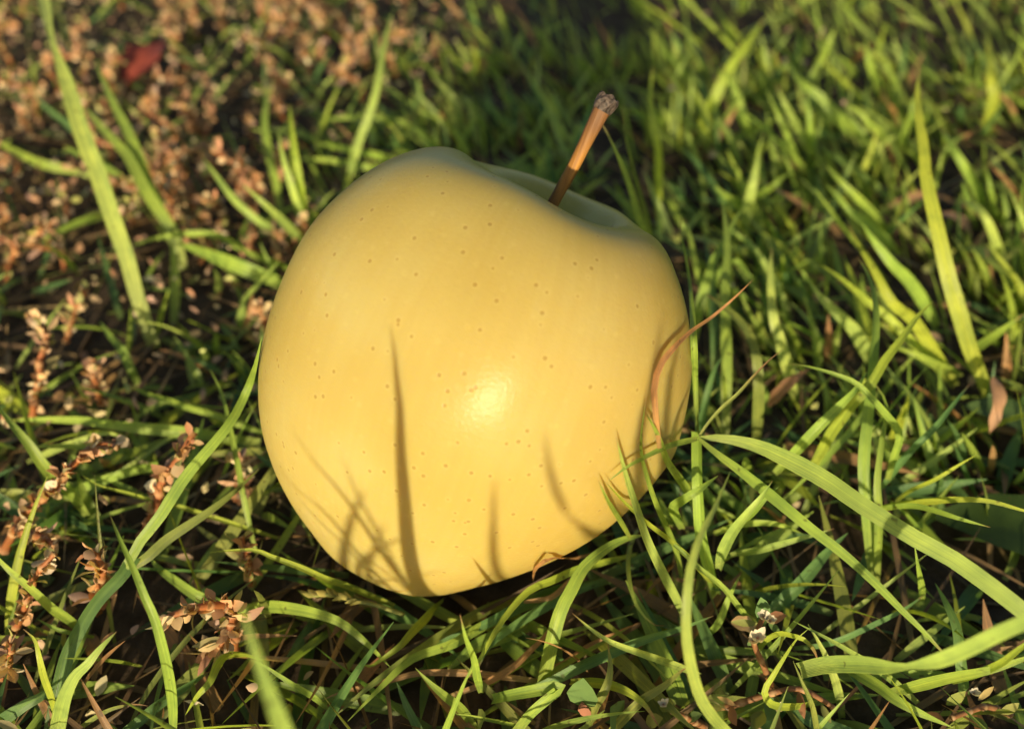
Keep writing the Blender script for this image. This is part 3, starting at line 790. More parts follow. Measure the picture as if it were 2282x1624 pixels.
blade('flank_front', [(1650,1280),(1625,1330),(1600,1390),(1570,1420)], 18, (14,10,3), 'g')
# blades standing just below the frame, between the sun and the fruit
def caster(pts, t_mm, w_mm, foot):
    wp = []
    for i, (px, py) in enumerate(pts):
        ta = apple_hit(px, py)
        if ta is None: continue
        wp.append(CAM + ray(px, py) * ta + TO_SUN * (t_mm * 0.001))
    last = wp[-1]
    wp.append(Vector((last.x + foot[0] * 0.001, last.y + foot[1] * 0.001, max(0.002, last.z * 0.4))))
    wp.append(Vector((last.x + foot[0] * 0.0016, last.y + foot[1] * 0.0016, 0.0)))
    TUFTS.setdefault('sun_side', []).append(('blade', wp[::-1], w_mm * 0.001, list(TINT['g']), dict(roll=0.1, twist=0.3, fold=0.15)))
LABELS['sun_side'] = 'grass tuft at the camera foot throwing thin shadows onto the apple'
caster([(1104, 1065), (1100, 1150), (1106, 1270)], 80, 2.3, (2, 3))
caster([(1215, 960), (1228, 1060), (1262, 1140), (1310, 1185)], 82, 3.4, (8, 2))
caster([(1305, 1040), (1335, 1085), (1375, 1120)], 84, 2.2, (9, 2))
caster([(650, 950), (700, 1030), (770, 1110), (850, 1230)], 80, 2.6, (6, 1))
caster([(760, 1010), (790, 1090), (850, 1200), (905, 1300)], 86, 2.6, (3, 2))
caster([(815, 1090), (785, 1150), (765, 1250)], 83, 3.0, (-4, 2))
caster([(600, 1000), (660, 1090), (750, 1170)], 88, 2.4, (9, 2))
caster([(930, 1190), (860, 1215), (800, 1260)], 78, 1.8, (-3, 2))
caster([(1478, 690), (1462, 800), (1445, 900), (1425, 985)], 70, 2.6, (4, 1))
caster([(1515, 700), (1505, 800), (1488, 900)], 66, 2.4, (3, 1))
caster([(640, 1080), (700, 1150), (790, 1240)], 84, 1.8, (5, 1))
caster([(700, 1180), (790, 1230), (880, 1290)], 90, 1.6, (5, 1))
caster([(860, 1160), (835, 1220), (820, 1285)], 82, 1.8, (-2, 1))
caster([(980, 1270), (900, 1290), (840, 1300)], 86, 1.5, (-5, 1))


def build_tufts():
    for key, blades in TUFTS.items():
        label = LABELS[key]
        roots = [b[1][0] for b in blades]
        if len(blades) == 1:
            name, wp, W, tint, kw = blades[0]
            loc = Vector((wp[0].x, wp[0].y, wp[0].z))
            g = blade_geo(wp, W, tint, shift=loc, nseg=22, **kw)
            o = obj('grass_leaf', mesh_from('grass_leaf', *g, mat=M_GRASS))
            o.location = loc
            tag(o, label, 'grass', 'single grass blades standing out of the turf')
        else:
            c = sum(roots, Vector()) / len(roots)
            loc = Vector((c.x, c.y, min(r.z for r in roots)))
            e = empty('grass_tuft', loc, label, 'grass tuft', 'grass tufts around the apple')
            for name, wp, W, tint, kw in blades:
                g = blade_geo(wp, W, tint, shift=loc, nseg=20, **kw)
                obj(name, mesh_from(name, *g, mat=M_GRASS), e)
build_tufts()


# ------------------------------------------------------------------ the turf (nobody could count it)
PA, PB = P(760, 430, 0), P(1060, -10, 0)
def rust_edge(y):
    """x of the border between rusty weeds and green grass at a given y"""
    t = (y - PA.y) / (PB.y - PA.y)
    if t < 0: return PA.x + t * 0.03
    return PA.x + (PB.x - PA.x) * t
def rusty(x, y):
    e = rust_edge(y) + 0.03 * noise.noise(Vector((x * 14, y * 14, 2)))
    return min(1.0, max(0.0, (e - x) / 0.05 + 0.5))

def clear_of_apple(pts):
    for p in pts:
        p = Vector(p)
        if (p - APPLE).length < 0.06 and inside_apple(p, 0.001): return False
        q = project(p)
        if q is None: continue
        if ((q[0] - 1062) / 500) ** 2 + ((q[1] - 845) / 510) ** 2 < 1 and q[2] < 0.147 and (p - APPLE).length > 0.02:
            if p.y < 0.01: return False
        if (p - CAM).length < 0.085: return False
    return True

def scatter(n, area, dens, seed):
    """n random roots in area (x0,x1,y0,y1) kept with probability dens(x,y)"""
    r = np.random.default_rng(seed); out = []
    xs = r.uniform(area[0], area[1], n); ys = r.uniform(area[2], area[3], n); us = r.random(n)
    for x, y, u in zip(xs, ys, us):
        if u < dens(x, y): out.append((float(x), float(y)))
    return out

def strands(name, roots, spec, mat, seed, seg=7, label=None, cat=None):
    """many thin blades in one mesh. spec(x, y, rng) -> length, width, lean, droop, azimuth, colour (metres, radians)"""
    r = random.Random(seed)
    V, F, Cc, U = [], [], [], []
    for x, y in roots:
        L, W, lean, droop, az, col = spec(x, y, r)
        roll = r.uniform(-0.9, 0.9)
        p = Vector((x, y, ground_z(x, y) + 0.0003)); side0 = Vector((-math.sin(az), math.cos(az), 0)); out = Vector((math.cos(az), math.sin(az), 0))
        sp = [p.copy()]; ts = []
        bend = r.uniform(-0.25, 0.25)
        for k in range(seg):
            s = (k + 0.5) / seg
            th = lean + droop * s
            d = (out * math.sin(th) + Vector((0, 0, 1)) * math.cos(th) + side0 * bend * s).normalized()
            ts.append(d); p = p + d * (L / seg)
            if p.z < 0.0008: p.z = 0.0008 + r.random() * 0.001
            sp.append(p.copy())
        if not clear_of_apple(sp[::2] + [sp[-1]]): continue
        b = len(V)
        for k in range(seg + 1):
            s = k / seg; t = ts[min(k, seg - 1)]
            n0 = side0.cross(t)
            if n0.length < 1e-6: n0 = Vector((0, 0, 1))
            n0.normalize()
            sd = (Matrix.Rotation(roll + 0.5 * s, 3, t) @ side0).normalized(); nn = t.cross(sd)
            w = W * 0.5 * (0.65 + 0.35 * min(1, s / 0.3)) * max(0.03, 1 - s ** 2.4) ** 0.9
            for a, dz in ((-1, 0), (0, -0.3), (1, 0)):
                V.append(sp[k] + sd * (a * w) + nn * (dz * w))
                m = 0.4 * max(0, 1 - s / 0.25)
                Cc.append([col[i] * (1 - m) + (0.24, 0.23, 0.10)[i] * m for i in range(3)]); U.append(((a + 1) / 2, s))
            if k:
                o0 = b + (k - 1) * 3; o1 = b + k * 3
                F.append((o0, o0 + 1, o1 + 1, o1)); F.append((o0 + 1, o0 + 2, o1 + 2, o1 + 1))
    o = obj(name, mesh_from(name, V, F, Cc, U, mat=mat))
    tag(o, label, cat, None, 'stuff')
    return o

def jitter(c, r, a=0.2):
    k = r.uniform(1 - a, 1 + a)
    return [c[0] * k * r.uniform(0.93, 1.07), c[1] * k, c[2] * k * r.uniform(0.85, 1.15)]

def turf_spec(x, y, r):
    c = r.choices([TINT['g'], TINT['d'], TINT['y'], TINT['p'], TINT['o'], TINT['b']], [5, 1.6, 2.6, 4.2, 1, 0.9])[0]
    d = math.hypot(x, y)
    c = [v * 1.15 for v in c]
    L = r.uniform(0.009, 0.024) * (0.65 if d < 0.085 else 1.0); W = r.uniform(0.0013, 0.0028)
    return L, W, r.uniform(0.2, 1.05), r.uniform(-0.2, 0.8), r.choice([r.uniform(0, 6.283), r.gauss(2.5, 0.5), r.gauss(2.7, 0.4)]), jitter(c, r)

def turf_density(x, y):
    g = 1 - rusty(x, y)
    clump = 0.10 + 0.90 * min(1, max(0, 0.42 + 2.3 * noise.noise(Vector((x * 32, y * 32, 5)))))
    return max(0.0, g) * clump
strands('grass_turf', scatter(7600, (-0.10, 0.34, -0.005, 0.24), turf_density, 21), turf_spec, M_GRASS, 31,
        label='dense bright green turf filling the ground beyond the apple', cat='grass')
strands('grass_turf', scatter(5600, (-0.15, 0.62, 0.24, 0.72), turf_density, 22), turf_spec, M_GRASS, 32,
        label='blurred far turf of short green grass under the top edge', cat='grass')

def long_spec(x, y, r):
    c = r.choices([TINT['g'], TINT['p'], TINT['y'], TINT['b']], [4, 4, 2.5, 0.6])[0]
    return r.uniform(0.024, 0.046), r.uniform(0.0020, 0.0034), r.uniform(0.45, 1.1), r.uniform(-0.1, 0.6), r.choice([r.gauss(2.6, 0.45), r.gauss(2.6, 0.45), r.uniform(0, 6.283)]), [v * 1.15 for v in jitter(c, r)]
strands('long_grass', scatter(330, (0.03, 0.36, 0.045, 0.40), lambda x, y: (1 - rusty(x, y)) * (0.25 if abs(x - 0.02 - y * 0.14) < 0.035 else 1.0), 28), long_spec, M_GRASS, 38, seg=9,
        label='long leaning sunlit grass standing through the blurred turf', cat='grass')
def low_spec(x, y, r):
    c = r.choices([TINT['g'], TINT['d'], TINT['y'], TINT['o'], TINT['b']], [4, 4, 1, 2, 1.6])[0]
    L = r.uniform(0.012, 0.032)
    return L, r.uniform(0.0016, 0.0034), r.uniform(0.95, 1.5), r.uniform(-0.1, 0.5), r.uniform(0, 6.283), jitter(c, r)
def fine_spec(x, y, r):
    c = r.choices([TINT['g'], TINT['p'], TINT['y'], TINT['o'], TINT['b']], [4, 3, 2, 2, 1])[0]
    return r.uniform(0.014, 0.034), r.uniform(0.0007, 0.0017), r.uniform(0.3, 1.2), r.uniform(0, 0.9), r.uniform(0, 6.283), jitter(c, r)
def thread_spec(x, y, r):
    c = r.choices([TINT['g'], TINT['d'], TINT['p'], TINT['o']], [4, 3, 3, 2])[0]
    return r.uniform(0.010, 0.030), r.uniform(0.0011, 0.0024), r.uniform(0.5, 1.4), r.uniform(-0.1, 0.7), r.uniform(0, 6.283), jitter(c, r)
def low_density(x, y):
    return 0.75 if noise.noise(Vector((x * 26, y * 26, 8))) > -0.15 else 0.3
strands('low_grass', scatter(2000, (-0.22, 0.24, -0.12, 0.03), low_density, 23), low_spec, M_GRASS, 33,
        label='low flattened grass in the shaded hollows around the apple base', cat='grass')
strands('fine_grass', scatter(400, (-0.16, 0.20, -0.105, 0.04), lambda x, y: 0.8, 27), fine_spec, M_GRASS, 37,
        label='fine thin grass tangled among the broader blades near the camera', cat='grass')
strands('low_grass', scatter(1500, (-0.45, -0.02, 0.0, 0.35), low_density, 24), thread_spec, M_GRASS, 34,
        label='sparse low grass threaded between the rusty weeds', cat='grass')

def thatch_spec(x, y, r):
    c = r.choices([(0.26, 0.165, 0.09), (0.36, 0.24, 0.13), (0.17, 0.105, 0.06), (0.46, 0.34, 0.20)], [4, 2, 4, 0.8])[0]
    return r.uniform(0.012, 0.045), r.uniform(0.0004, 0.0016), r.uniform(1.25, 1.56), r.uniform(-0.1, 0.25), r.uniform(0, 6.283), jitter(c, r)
strands('dead_thatch', scatter(3600, (-0.30, 0.32, -0.13, 0.22), lambda x, y: 0.8, 25), thatch_spec, M_GRASS, 35, seg=5,
        label='brown dead thatch lying on the soil beneath the grass', cat='dead grass')

# wider surroundings, outside the picture
def wide_spec(x, y, r):
    c = r.choices([TINT['g'], TINT['d'], TINT['y'], TINT['o'], TINT['b']], [4, 3, 1, 2, 1.5])[0]
    k = 0.35 if y < 0 else 1.0
    return r.uniform(0.014, 0.04) * (0.6 if y < 0 else 1), r.uniform(0.002, 0.0045), r.uniform(0.9, 1.4) if y < 0 else r.uniform(0.2, 1.0), r.uniform(0, 0.6), r.uniform(0, 6.283), jitter(c, r)
def wide_density(x, y):
    if -0.24 < x < 0.34 and -0.125 < y < 0.30: return 0.0
    if -0.5 < x < 0.6 and 0.2 < y < 0.72: return 0.0
    return 0.9
strands('outer_grass', scatter(9000, (-0.9, 0.95, -0.7, 1.1), wide_density, 26), wide_spec, M_GRASS, 36, seg=4,
        label='short mixed grass of the surrounding lawn', cat='grass')

# ------------------------------------------------------------------ rusty weeds
WEED = [(0.55, 0.40, 0.25), (0.50, 0.28, 0.18), (0.60, 0.49, 0.31), (0.52, 0.34, 0.27), (0.42, 0.43, 0.16), (0.66, 0.59, 0.40), (0.20, 0.12, 0.08)]
def leaf_verts(base, d, n, L, W, cup=0.25, curl=0.2):
    """small pointed oval leaf: 5 stations by 3"""
    side = d.cross(n).normalized(); n = side.cross(d).normalized()
    vs = []
    for k, (s, w) in enumerate(((0, 0.16), (0.25, 0.8), (0.55, 1.0), (0.82, 0.62), (1.0, 0.05))):
        c = base + d * (L * s) - n * (curl * L * s * s)
        for a in (-1, 0, 1):
            vs.append(c + side * (a * w * W * 0.5) + n * (abs(a) * cup * w * W * 0.5))
    fs = []
    for k in range(4):
        for q in range(2):
            b = k * 3 + q
            fs.append((b, b + 1, b + 4, b + 3))
    return vs, fs
LEAF_UV = [(q / 2, s) for s in (0, .25, .55, .82, 1) for q in range(3)]

def rand_dir(r, zlo=-0.3, zhi=1.0):
    z = r.uniform(zlo, zhi); a = r.uniform(0, 6.283); h = math.sqrt(max(0, 1 - z * z))
    return Vector((h * math.cos(a), h * math.sin(a), z))

def weed_mat(name, roots, seed, label):
    r = random.Random(seed); V, F, Cc, U = [], [], [], []
    for x, y in roots:
        hmax = 0.004 + 0.011 * max(0, 0.5 + noise.noise(Vector((x * 40, y * 40, 4))))
        p = Vector((x, y, ground_z(x, y) + r.uniform(0.0005, 1) * hmax))
        if not clear_of_apple([p]): continue
        c = jitter(r.choices(WEED, [5, 2.6, 3.5, 2.4, 4.2, 2.4, 3.5])[0], r, 0.3)
        d = rand_dir(r, 0.0, 1.0); L = r.uniform(0.0014, 0.0037)
        vs, fs = leaf_verts(p, d, rand_dir(r, -0.3, 0.9) + Vector((0, -0.9, 0.2)), L, L * r.uniform(0.35, 0.7), 0.3, r.uniform(-0.3, 0.5))
        b = len(V); V += vs; F += [tuple(b + i for i in f) for f in fs]; Cc += [c] * 15; U += LEAF_UV
    o = obj(name, mesh_from(name, V, F, Cc, U, mat=M_WEED)); tag(o, label, 'weeds', None, 'stuff')
def weed_density(x, y):
    return rusty(x, y) * (0.22 + 0.78 * min(1, max(0, 0.45 + 1.6 * noise.noise(Vector((x * 30, y * 30, 1))))))
weed_mat('weed_mat', scatter(19000, (-0.50, 0.10, 0.02, 0.62), weed_density, 41), 51, 'rusty mat of small withered weed leaves beyond the apple')
weed_mat('weed_mat', scatter(1200, (-0.24, -0.025, -0.10, 0.05), lambda x, y: 0.25 + 0.6 * max(0, 0.3 + noise.noise(Vector((x * 45, y * 45, 1)))), 42), 52, 'withered weed leaves lying beside the grass near the camera')
weed_mat('weed_mat', scatter(800, (0.06, 0.36, 0.0, 0.4), lambda x, y: 0.6, 43), 53, 'stray withered weed leaves caught in the green turf')

def tube(pts, radii, n=7):
    vs, fs = [], []
    for k, p in enumerate(pts):
        t = (pts[min(k + 1, len(pts) - 1)] - pts[max(k - 1, 0)]).normalized()
        ref = Vector((0, 0, 1)) if abs(t.z) < 0.85 else Vector((1, 0, 0))
        u = t.cross(ref).normalized(); v = t.cross(u)
        for i in range(n):
            a = 2 * math.pi * i / n
            vs.append(p + (u * math.cos(a) + v * math.sin(a)) * radii[k])
    for k in range(len(pts) - 1):
        for i in range(n):
            j = (i + 1) % n
            fs.append((k * n + i, k * n + j, (k + 1) * n + j, (k + 1) * n + i))
    fs.append(tuple(range(n))[::-1]); fs.append(tuple((len(pts) - 1) * n + i for i in range(n)))
    return vs, fs

LEAF_MESHES = []
def leaf_mesh(i):
    if not LEAF_MESHES:
        r = random.Random(77)
        for k in range(10):
            vs, fs = leaf_verts(Vector(), Vector((0, 0, 1)), Vector((0, -1, 0)), 1.0, r.uniform(0.34, 0.5), 0.35, r.uniform(0.0, 0.45))
            c = jitter([(0.48, 0.30, 0.20), (0.42, 0.22, 0.13), (0.42, 0.26, 0.20), (0.52, 0.38, 0.23), (0.34, 0.31, 0.13)][k % 5], r)
            LEAF_MESHES.append(mesh_from('weed_leaf', vs, fs, [c] * 15, LEAF_UV, mat=M_WEED))
    return LEAF_MESHES[i % 10]

def add_leaf(parent, p, d, L, r, name='leaf', mesh=None):
    o = obj(name, mesh or leaf_mesh(r.randrange(10)), parent)
    q = d.to_track_quat('Z', 'Y')
    o.location = p; o.rotation_mode = 'QUATERNION'
    o.rotation_quaternion = q @ Matrix.Rotation(r.uniform(0, 6.283), 3, 'Z').to_quaternion()
    o.scale = (L, L, L)
    return o

def knotweed(path, label, group, seed, leaves=6, dense=1.0, rad=0.00062, green=0.0, branch=None, leaf_len=(0.0024, 0.0042)):
    """jointed rusty stem wrapped in papery bracts, with small oval leaves"""
    r = random.Random(seed)
    loc = Vector((path[0].x, path[0].y, path[0].z))
    e = empty('knotweed_sprig', loc, label, 'weed', group)
    paths = [path] + ([branch] if branch else [])
    BV, BF, BC, BU = [], [], [], []
    for path in paths:
        sp = [p - loc for p in catmull(path, 30)]
        radii = [rad * (1.0 - 0.35 * k / 30) * (1 + 0.5 * (1 if k % 5 == 0 else 0)) for k in range(31)]
        vs, fs = tube(sp, radii)
        cs = []
        for k in range(31):
            c = (0.34, 0.13, 0.05) if k % 5 else (0.50, 0.30, 0.15)
            cs += [jitter(c, r, 0.12)] * 7
        obj('stem', mesh_from('stem', vs, fs, cs, [(0.5, 0.5)] * len(vs), mat=M_WEED), e)
        total = sum((sp[i + 1] - sp[i]).length for i in range(30))
        nb = int(total / 0.00042 * dense)
        for i in range(nb):
            s = 0.18 + 0.82 * (i / nb)
            k = min(29, int(s * 30)); p = sp[k].lerp(sp[k + 1], s * 30 - k); t = (sp[k + 1] - sp[k]).normalized()
            a = rand_dir(r, -1, 1); a = (a - t * a.dot(t)).normalized()
            d = (t * r.uniform(-0.1, 1.4) + a * r.uniform(0.2, 1.0) + rand_dir(r, -1, 1) * 0.5).normalized()
            L = r.uniform(0.0007, 0.0026)
            vs, fs = leaf_verts(p + a * rad * 0.7, d, a, L, L * r.uniform(0.6, 1.15), -0.35, r.uniform(-0.5, 0.25))
            c = jitter(r.choices([(0.58, 0.42, 0.26), (0.52, 0.30, 0.17), (0.66, 0.55, 0.38), (0.36, 0.18, 0.10), (0.38, 0.37, 0.14)], [5, 4, 2, 2, 1 + 8 * green])[0], r)
            b = len(BV); BV += vs; BF += [tuple(b + q for q in f) for f in fs]; BC += [c] * 15; BU += LEAF_UV
        for i in range(leaves if path is paths[0] else max(1, leaves // 2)):
            k = r.randrange(8, 30); t = (sp[k + 1] - sp[k]).normalized() if k < 30 else (sp[30] - sp[29]).normalized()
            a = rand_dir(r, -0.5, 1); a = (a - t * a.dot(t)).normalized()
            add_leaf(e, sp[k] + a * rad, (t * r.uniform(0.2, 0.9) + a).normalized(), r.uniform(*leaf_len), r)
    b = obj('bracts', mesh_from('bracts', BV, BF, BC, BU, mat=M_WEED), e); b['kind'] = 'stuff'
    return e

def vpath(pts, hs):
    return hero_points(pts, hs, False)
G_W = 'rusty knotweed sprigs beside the apple'
knotweed(vpath([(262,996),(240,990),(211,995),(183,1017),(151,1049),(134,1074),(112,1095),(84,1120),(63,1138),(35,1180),(10,1225)], (24,20,5)), 'knotty rust sprig bent over at its top, beneath the hooked pale blade', G_W, 1, 3, 1.3, 0.0008,
         branch=vpath([(123,1215),(104,1202),(84,1194),(35,1180)], (17,17,13)))
knotweed(vpath([(432,962),(415,993),(397,1024),(369,1053),(355,1091),(355,1106),(341,1145),(318,1195)], (28,20,5)), 'upright orange rust sprig with three pink leaves at its top', G_W, 2, 5, 1.1, 0.00085, leaf_len=(0.004, 0.006))
knotweed(vpath([(62,700),(85,715),(98,735),(102,764),(88,807),(91,842),(77,884),(74,930)], (22,16,3)), 'blurred orange sprig standing near the picture edge above the twisted blade', G_W, 3, 7, 1.0, 0.0008, green=.3)
knotweed(vpath([(192,636),(176,670),(162,705),(148,760)], (18,12,3)), 'short greenish budded sprig beside the tall broad corner blade', G_W, 4, 6, 1.2, green=.8)
knotweed(vpath([(122,1232),(112,1245),(91,1268),(70,1306),(56,1352),(42,1387),(24,1420)], (20,14,4)), 'thin rust sprig leaning over the striped blade at the bottom', G_W, 5, 4, .8)
knotweed(vpath([(205,1225),(216,1240),(228,1262),(228,1290),(220,1325),(214,1360)], (22,16,4)), 'short rust sprig ringed by pink leaves below the knotty bent sprig', G_W, 6, 12, 1.2, 0.0008)
knotweed(vpath([(362,1390),(378,1374),(410,1363),(450,1352),(499,1349),(517,1363),(524,1400),(520,1450)], (20,19,6)), 'arched rust sprig drooping with clusters of leaves behind the blurred near blade', G_W, 7, 16, 1.2, 0.0008,
         branch=vpath([(462,1458),(488,1440),(508,1410),(516,1375)], (12,14,16)))
knotweed(vpath([(572,680),(582,695),(590,715),(600,745)], (14,10,4)), 'small orange leaf cluster touching the apple flank', G_W, 8, 10, 1.0)
knotweed(vpath([(538,1195),(545,1225),(552,1250),(560,1300)], (16,12,4)), 'stubby dim sprig standing just behind the narrow bowing blade', G_W, 9, 6, 1.2, green=.4)
knotweed(vpath([(10,1430),(25,1445),(20,1470),(10,1510)], (16,12,3)), 'leafy purplish sprig at the picture edge near the bottom corner', G_W, 10, 10, .6)
knotweed(vpath([(210,800),(205,830),(215,860),(225,900)], (14,10,3)), 'dim brown sprig in the dark soil gap beside the pointed short blade', G_W, 11, 8, .8)
knotweed(vpath([(520,1020),(535,1045),(540,1085),(545,1120)], (16,12,3)), 'faded pinkish sprig behind the thin upright blade by the apple', G_W, 12, 8, 1.0)
knotweed(vpath([(445,300),(430,265),(410,238),(395,215)][::-1], (20,14,4)), 'tan flowering sprig standing tallest below the red leaf', G_W, 13, 9, 1.3, 0.0009)
knotweed(vpath([(460,170),(470,230),(462,280),(455,320)], (16,12,4)), 'pale tan sprig behind the tallest tan flowering sprig', G_W, 14, 9, 1.2, 0.0009)
knotweed(vpath([(146,405),(140,430),(148,455),(150,490)], (12,8,3)), 'small orange leaf cluster in dark soil beside the broad corner blade', G_W, 15, 12, .8)

# many alike sprigs farther off
PROTO = []
for i in range(4):
    r = random.Random(100 + i)
    pth = [Vector((0, 0, 0)), Vector((r.uniform(-2, 2), r.uniform(-2, 2), 5)) * 0.001, Vector((r.uniform(-5, 5), r.uniform(-5, 5), 10)) * 0.001, Vector((r.uniform(-8, 8), r.uniform(-8, 8), 15)) * 0.001]
    PROTO.append(knotweed(pth, 'small out of focus rusty sprig in the brown weed mat', 'rusty sprigs in the blurred weed mat', 200 + i, 9, 1.0, 0.0007, green=0.25 * (i % 3)))
r = random.Random(9); placed = 0
spots = []
while len(spots) < 90:
    x, y = r.uniform(-0.32, 0.06), r.uniform(0.06, 0.46)
    if rusty(x, y) < 0.6: continue
    q = project((x, y, 0.006))
    if q is None or not (-20 < q[0] < 1150 and -20 < q[1] < 640): continue
    if not clear_of_apple([Vector((x, y, 0.01))]): continue
    spots.append((x, y))
for i, (x, y) in enumerate(spots):
    src = PROTO[i % 4]
    if i < 4: e = src
    else:
        e = src.copy(); scene.collection.objects.link(e)
        for ch in src.children:
            c = ch.copy(); scene.collection.objects.link(c); c.parent = e
    e.location = (x, y, ground_z(x, y)); e.rotation_euler = (r.uniform(-.2, .2), r.uniform(-.2, .2), r.uniform(0, 6.28))
    k = r.uniform(0.75, 1.3); e.scale = (k, k, k)

# ------------------------------------------------------------------ odd pieces
def sheet(name, rows, color, mat, label=None, cat=None, group=None, parent=None, kind='thing', vein=0.0):
    """a thin leaf from rows of cross points (world)"""
    loc = rows[0][len(rows[0]) // 2].copy()
    n = len(rows[0]); V = [p - loc for row in rows for p in row]
    F = [(j * n + i, j * n + i + 1, (j + 1) * n + i + 1, (j + 1) * n + i) for j in range(len(rows) - 1) for i in range(n - 1)]
    C = [color] * len(V); U = [(i / (n - 1), j / (len(rows) - 1)) for j in range(len(rows)) for i in range(n)]
    o = obj(name, mesh_from(name, V, F, C, U, mat=mat), parent); o.location = loc
    if parent is None: tag(o, label, cat, group, kind)
    return o

def broad_leaf(name, base, tip, W, color, label, cat, arch=0.12, wave=0.1, mat=None, nrm=Vector((0, -0.25, 1)), seed=1, lob=0.1):
    rr = random.Random(seed)
    d = tip - base; L = d.length; d.normalize()
    side = d.cross(nrm).normalized(); n = side.cross(d).normalized()
    rows = []
    for k in range(15):
        s = k / 14
        w = W * 0.5 * max(0.03, math.sin(math.pi * min(1, (s * 0.96 + 0.03)) ** 0.8)) ** 0.75 * (1 + lob * math.sin(s * 17 + seed))
        c = base + d * (L * s) + n * (arch * L * math.sin(math.pi * s))
        rows.append([c + side * (a * w) + n * (abs(a) * 0.18 * w + wave * W * 0.3 * math.sin(s * 11 + a * 2 + seed) * abs(a)) for a in (-1, -0.66, -0.33, 0, 0.33, 0.66, 1)])
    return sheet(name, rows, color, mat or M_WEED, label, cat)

broad_leaf('red_leaf', P(278, 185, 5), P(370, 98, 13), 0.016, (0.28, 0.062, 0.042), 'fallen red leaf lying blurred among the rusty weeds', 'leaf', seed=4)
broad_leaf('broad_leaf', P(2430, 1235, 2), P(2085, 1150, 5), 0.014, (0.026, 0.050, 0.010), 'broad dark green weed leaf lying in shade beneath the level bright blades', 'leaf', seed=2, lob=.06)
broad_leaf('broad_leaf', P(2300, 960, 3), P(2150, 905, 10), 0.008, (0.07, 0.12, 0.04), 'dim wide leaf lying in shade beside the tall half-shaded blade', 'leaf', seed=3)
broad_leaf('yellow_leaf', P(2120, 560, 4), P(2245, 610, 12), 0.010, (0.30, 0.36, 0.06), 'yellowing wide leaf crumpled in the far turf', 'leaf', seed=5)
broad_leaf('dry_leaf', P(2100, 755, 6), P(2005, 765, 7), 0.0035, (0.45, 0.30, 0.17), 'flat tan dead leaf lying across the turf behind the tall half-shaded blade', 'dead leaf', seed=6)
broad_leaf('dry_leaf', P(2215, 840, 16), P(2204, 966, 8), 0.0028, (0.36, 0.21, 0.13), 'curled brown dead leaf hanging over the dark turf by the picture edge', 'dead leaf', seed=7, arch=.25, wave=.6)
broad_leaf('dry_leaf', P(1978, 467, 6), P(2090, 430, 10), 0.0035, (0.46, 0.27, 0.15), 'bent pinkish dead leaf in the blurred turf above the yellowing leaf', 'dead leaf', seed=8)
broad_leaf('dry_leaf', P(2165, 530, 5), P(2075, 480, 8), 0.0035, (0.42, 0.25, 0.15), 'brown dead leaf beside the yellowing crumpled leaf', 'dead leaf', seed=9, arch=.3)
broad_leaf('dry_leaf', P(1712, 905, 10), P(1803, 822, 20), 0.0026, (0.40, 0.22, 0.13), 'small rust dead leaf between the brown blotched blade and the turf', 'dead leaf', seed=10)
broad_leaf('dry_leaf', P(1630, 1388, 14), P(1690, 1400, 12), 0.0026, (0.45, 0.30, 0.15), 'tan dead scrap lying beside the white weed flower', 'dead leaf', seed=11)

def flowering_weed(stem_pts, hs, leaf_pts, flower_pts, label, seed):
    r = random.Random(seed)
    sp = vpath(stem_pts, hs); loc = sp[0].copy()
    e = empty('flowering_weed', loc, label, 'weed')
    c = [p - loc for p in catmull(sp, 24)]
    vs, fs = tube(c, [0.00055 * (1.3 if k % 6 == 0 else 1) * (1 - 0.3 * k / 24) for k in range(25)], 8)
    obj('stem', mesh_from('stem', vs, fs, [jitter((0.27, 0.13, 0.06) if k % 6 else (0.40, 0.26, 0.14), r, .15) for k in range(25) for _ in range(8)], [(0.5, 0.5)] * len(vs), mat=M_WEED), e)
    for (bx, by, bh), (tx, ty, th), w, col in leaf_pts:
        b, t = P(bx, by, bh), P(tx, ty, th); d = t - b
        vs, fs = leaf_verts(b - loc, d.normalized(), (CAM - b).normalized() + rand_dir(r, -.2, .4) * .4, d.length, d.length * w, 0.2, 0.12)
        obj('leaf', mesh_from('leaf', vs, fs, [jitter(col, r, .1)] * 15, LEAF_UV, mat=M_WEED), e)
    for fx, fy, fh, size in flower_pts:
        p = P(fx, fy, fh) - loc
        V, F, C, U = [], [], [], []
        axis = (CAM - (p + loc)).normalized() * 0.5 + Vector((0, 0, 1)); axis.normalize()
        for i in range(6):
            a = 6.283 * i / 6 + r.uniform(-.2, .2)
            u = axis.orthogonal().normalized(); v = axis.cross(u)
            d = ((u * math.cos(a) + v * math.sin(a)) * 0.8 + axis * 0.6).normalized()
            vs, fs = leaf_verts(p, d, axis, size * r.uniform(.6, 1), size * .5, .3, -.2)
            b = len(V); V += vs; F += [tuple(b + q for q in f) for f in fs]
            C += [(0.50, 0.22, 0.13) if q % 15 < 3 else (0.60, 0.54, 0.44) for q in range(15)]; U += LEAF_UV
        o = obj('flower', mesh_from('flower', V, F, C, U, mat=M_WEED), e)
    return e
GL, RL, OL = (0.13, 0.21, 0.07), (0.36, 0.17, 0.10), (0.24, 0.26, 0.08)
flowering_weed([(1702,1372),(1690,1400),(1680,1432),(1700,1480),(1720,1530)], (18,14,4),
    [((1700,1380,17),(1699,1338,22),.5,GL),((1708,1382,17),(1748,1370,20),.55,RL),((1690,1390,16),(1630,1386,16),.28,OL),((1712,1390,16),(1742,1410,14),.4,GL),((1682,1425,14),(1665,1440,12),.4,GL)],
    [(1702,1376,20,.0022),(1716,1384,20,.0018),(1688,1422,17,.0024),(1678,1428,16,.0018)], 'weed with tiny white flowers on reddish stem near the ringlet blade', 61)
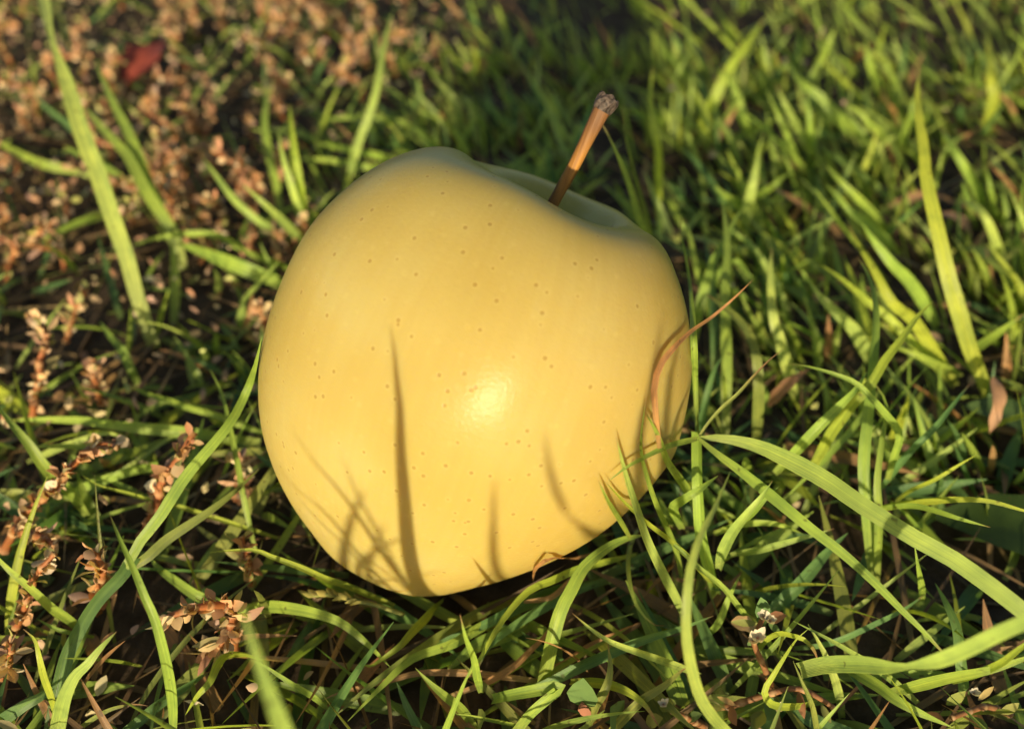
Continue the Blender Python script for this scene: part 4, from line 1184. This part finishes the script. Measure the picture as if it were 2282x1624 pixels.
flowering_weed([(1860,1580),(1838,1563),(1781,1535),(1718,1545),(1670,1560),(1627,1573),(1590,1578)], (9,9,4),
    [((1628,1575,8),(1636,1612,10),.4,RL),((1640,1572,9),(1600,1552,10),.3,(0.42,.26,.12)),((1740,1540,9),(1765,1556,10),.5,GL),((1718,1560,6),(1715,1600,8),.5,GL),((1780,1540,8),(1790,1600,7),.35,RL),((1700,1585,5),(1680,1620,7),.5,OL),((1830,1570,7),(1850,1610,7),.4,OL)],
    [(1735,1580,8,.0015)], 'creeping reddish weed stem with oval leaves along the bottom edge', 62)
flowering_weed([(1470,1560),(1500,1585),(1530,1600),(1570,1620)], (10,8,4),
    [((1300,1575,8),(1297,1525,16),.6,GL),((1310,1600,6),(1296,1570,10),.5,RL),((1375,1612,6),(1372,1582,13),.75,GL),((1470,1575,8),(1500,1566,12),.5,OL),((1440,1610,5),(1470,1600,9),.5,OL),((1530,1605,6),(1560,1590,9),.5,GL),((1066,1640,5),(1066,1592,14),.5,OL)],
    [(1478,1570,11,.0014)], 'low weed with rounded leaves and pale buds at the bottom edge', 63)
flowering_weed([(2120,1600),(2160,1585),(2200,1575),(2250,1590)], (9,8,4),
    [((2110,1570,8),(2150,1545,12),.4,OL),((2060,1590,6),(2100,1600,9),.4,RL),((2180,1560,8),(2215,1530,10),.3,(0.45,.33,.16)),((2230,1590,6),(2270,1570,9),.45,OL),((2160,1600,5),(2200,1620,7),.5,GL)],
    [(2170,1545,10,.0014)], 'straggling weed with dull oval leaves in the bottom corner', 64)

def seed_head():
    r = random.Random(8)
    sp = vpath([(690,1327),(730,1325),(770,1332),(810,1342),(850,1352),(900,1370)], (10,11,8)); loc = sp[-1].copy()
    e = empty('seed_head', loc, 'flattened grass seed head lying against the apple base', 'seed head')
    c = [p - loc for p in catmull(sp, 22)]
    vs, fs = tube(c, [0.0004] * 23, 6)
    obj('stalk', mesh_from('stalk', vs, fs, [(0.25, 0.27, 0.08)] * len(vs), [(0.5, 0.5)] * len(vs), mat=M_WEED), e)
    for i in range(26):
        k = 6 + int(i * 16 / 26); t = (c[min(k + 1, 22)] - c[k - 1]).normalized()
        a = rand_dir(r, -1, 1); a = (a - t * a.dot(t)).normalized()
        vs, fs = leaf_verts(c[k], (t * 1.2 + a * 0.6).normalized(), a, .0026, .0012, -.5, 0)
        obj('husk', mesh_from('husk', vs, fs, [jitter((0.38, 0.34, 0.12), r, .2)] * 15, LEAF_UV, mat=M_WEED), e)
seed_head()
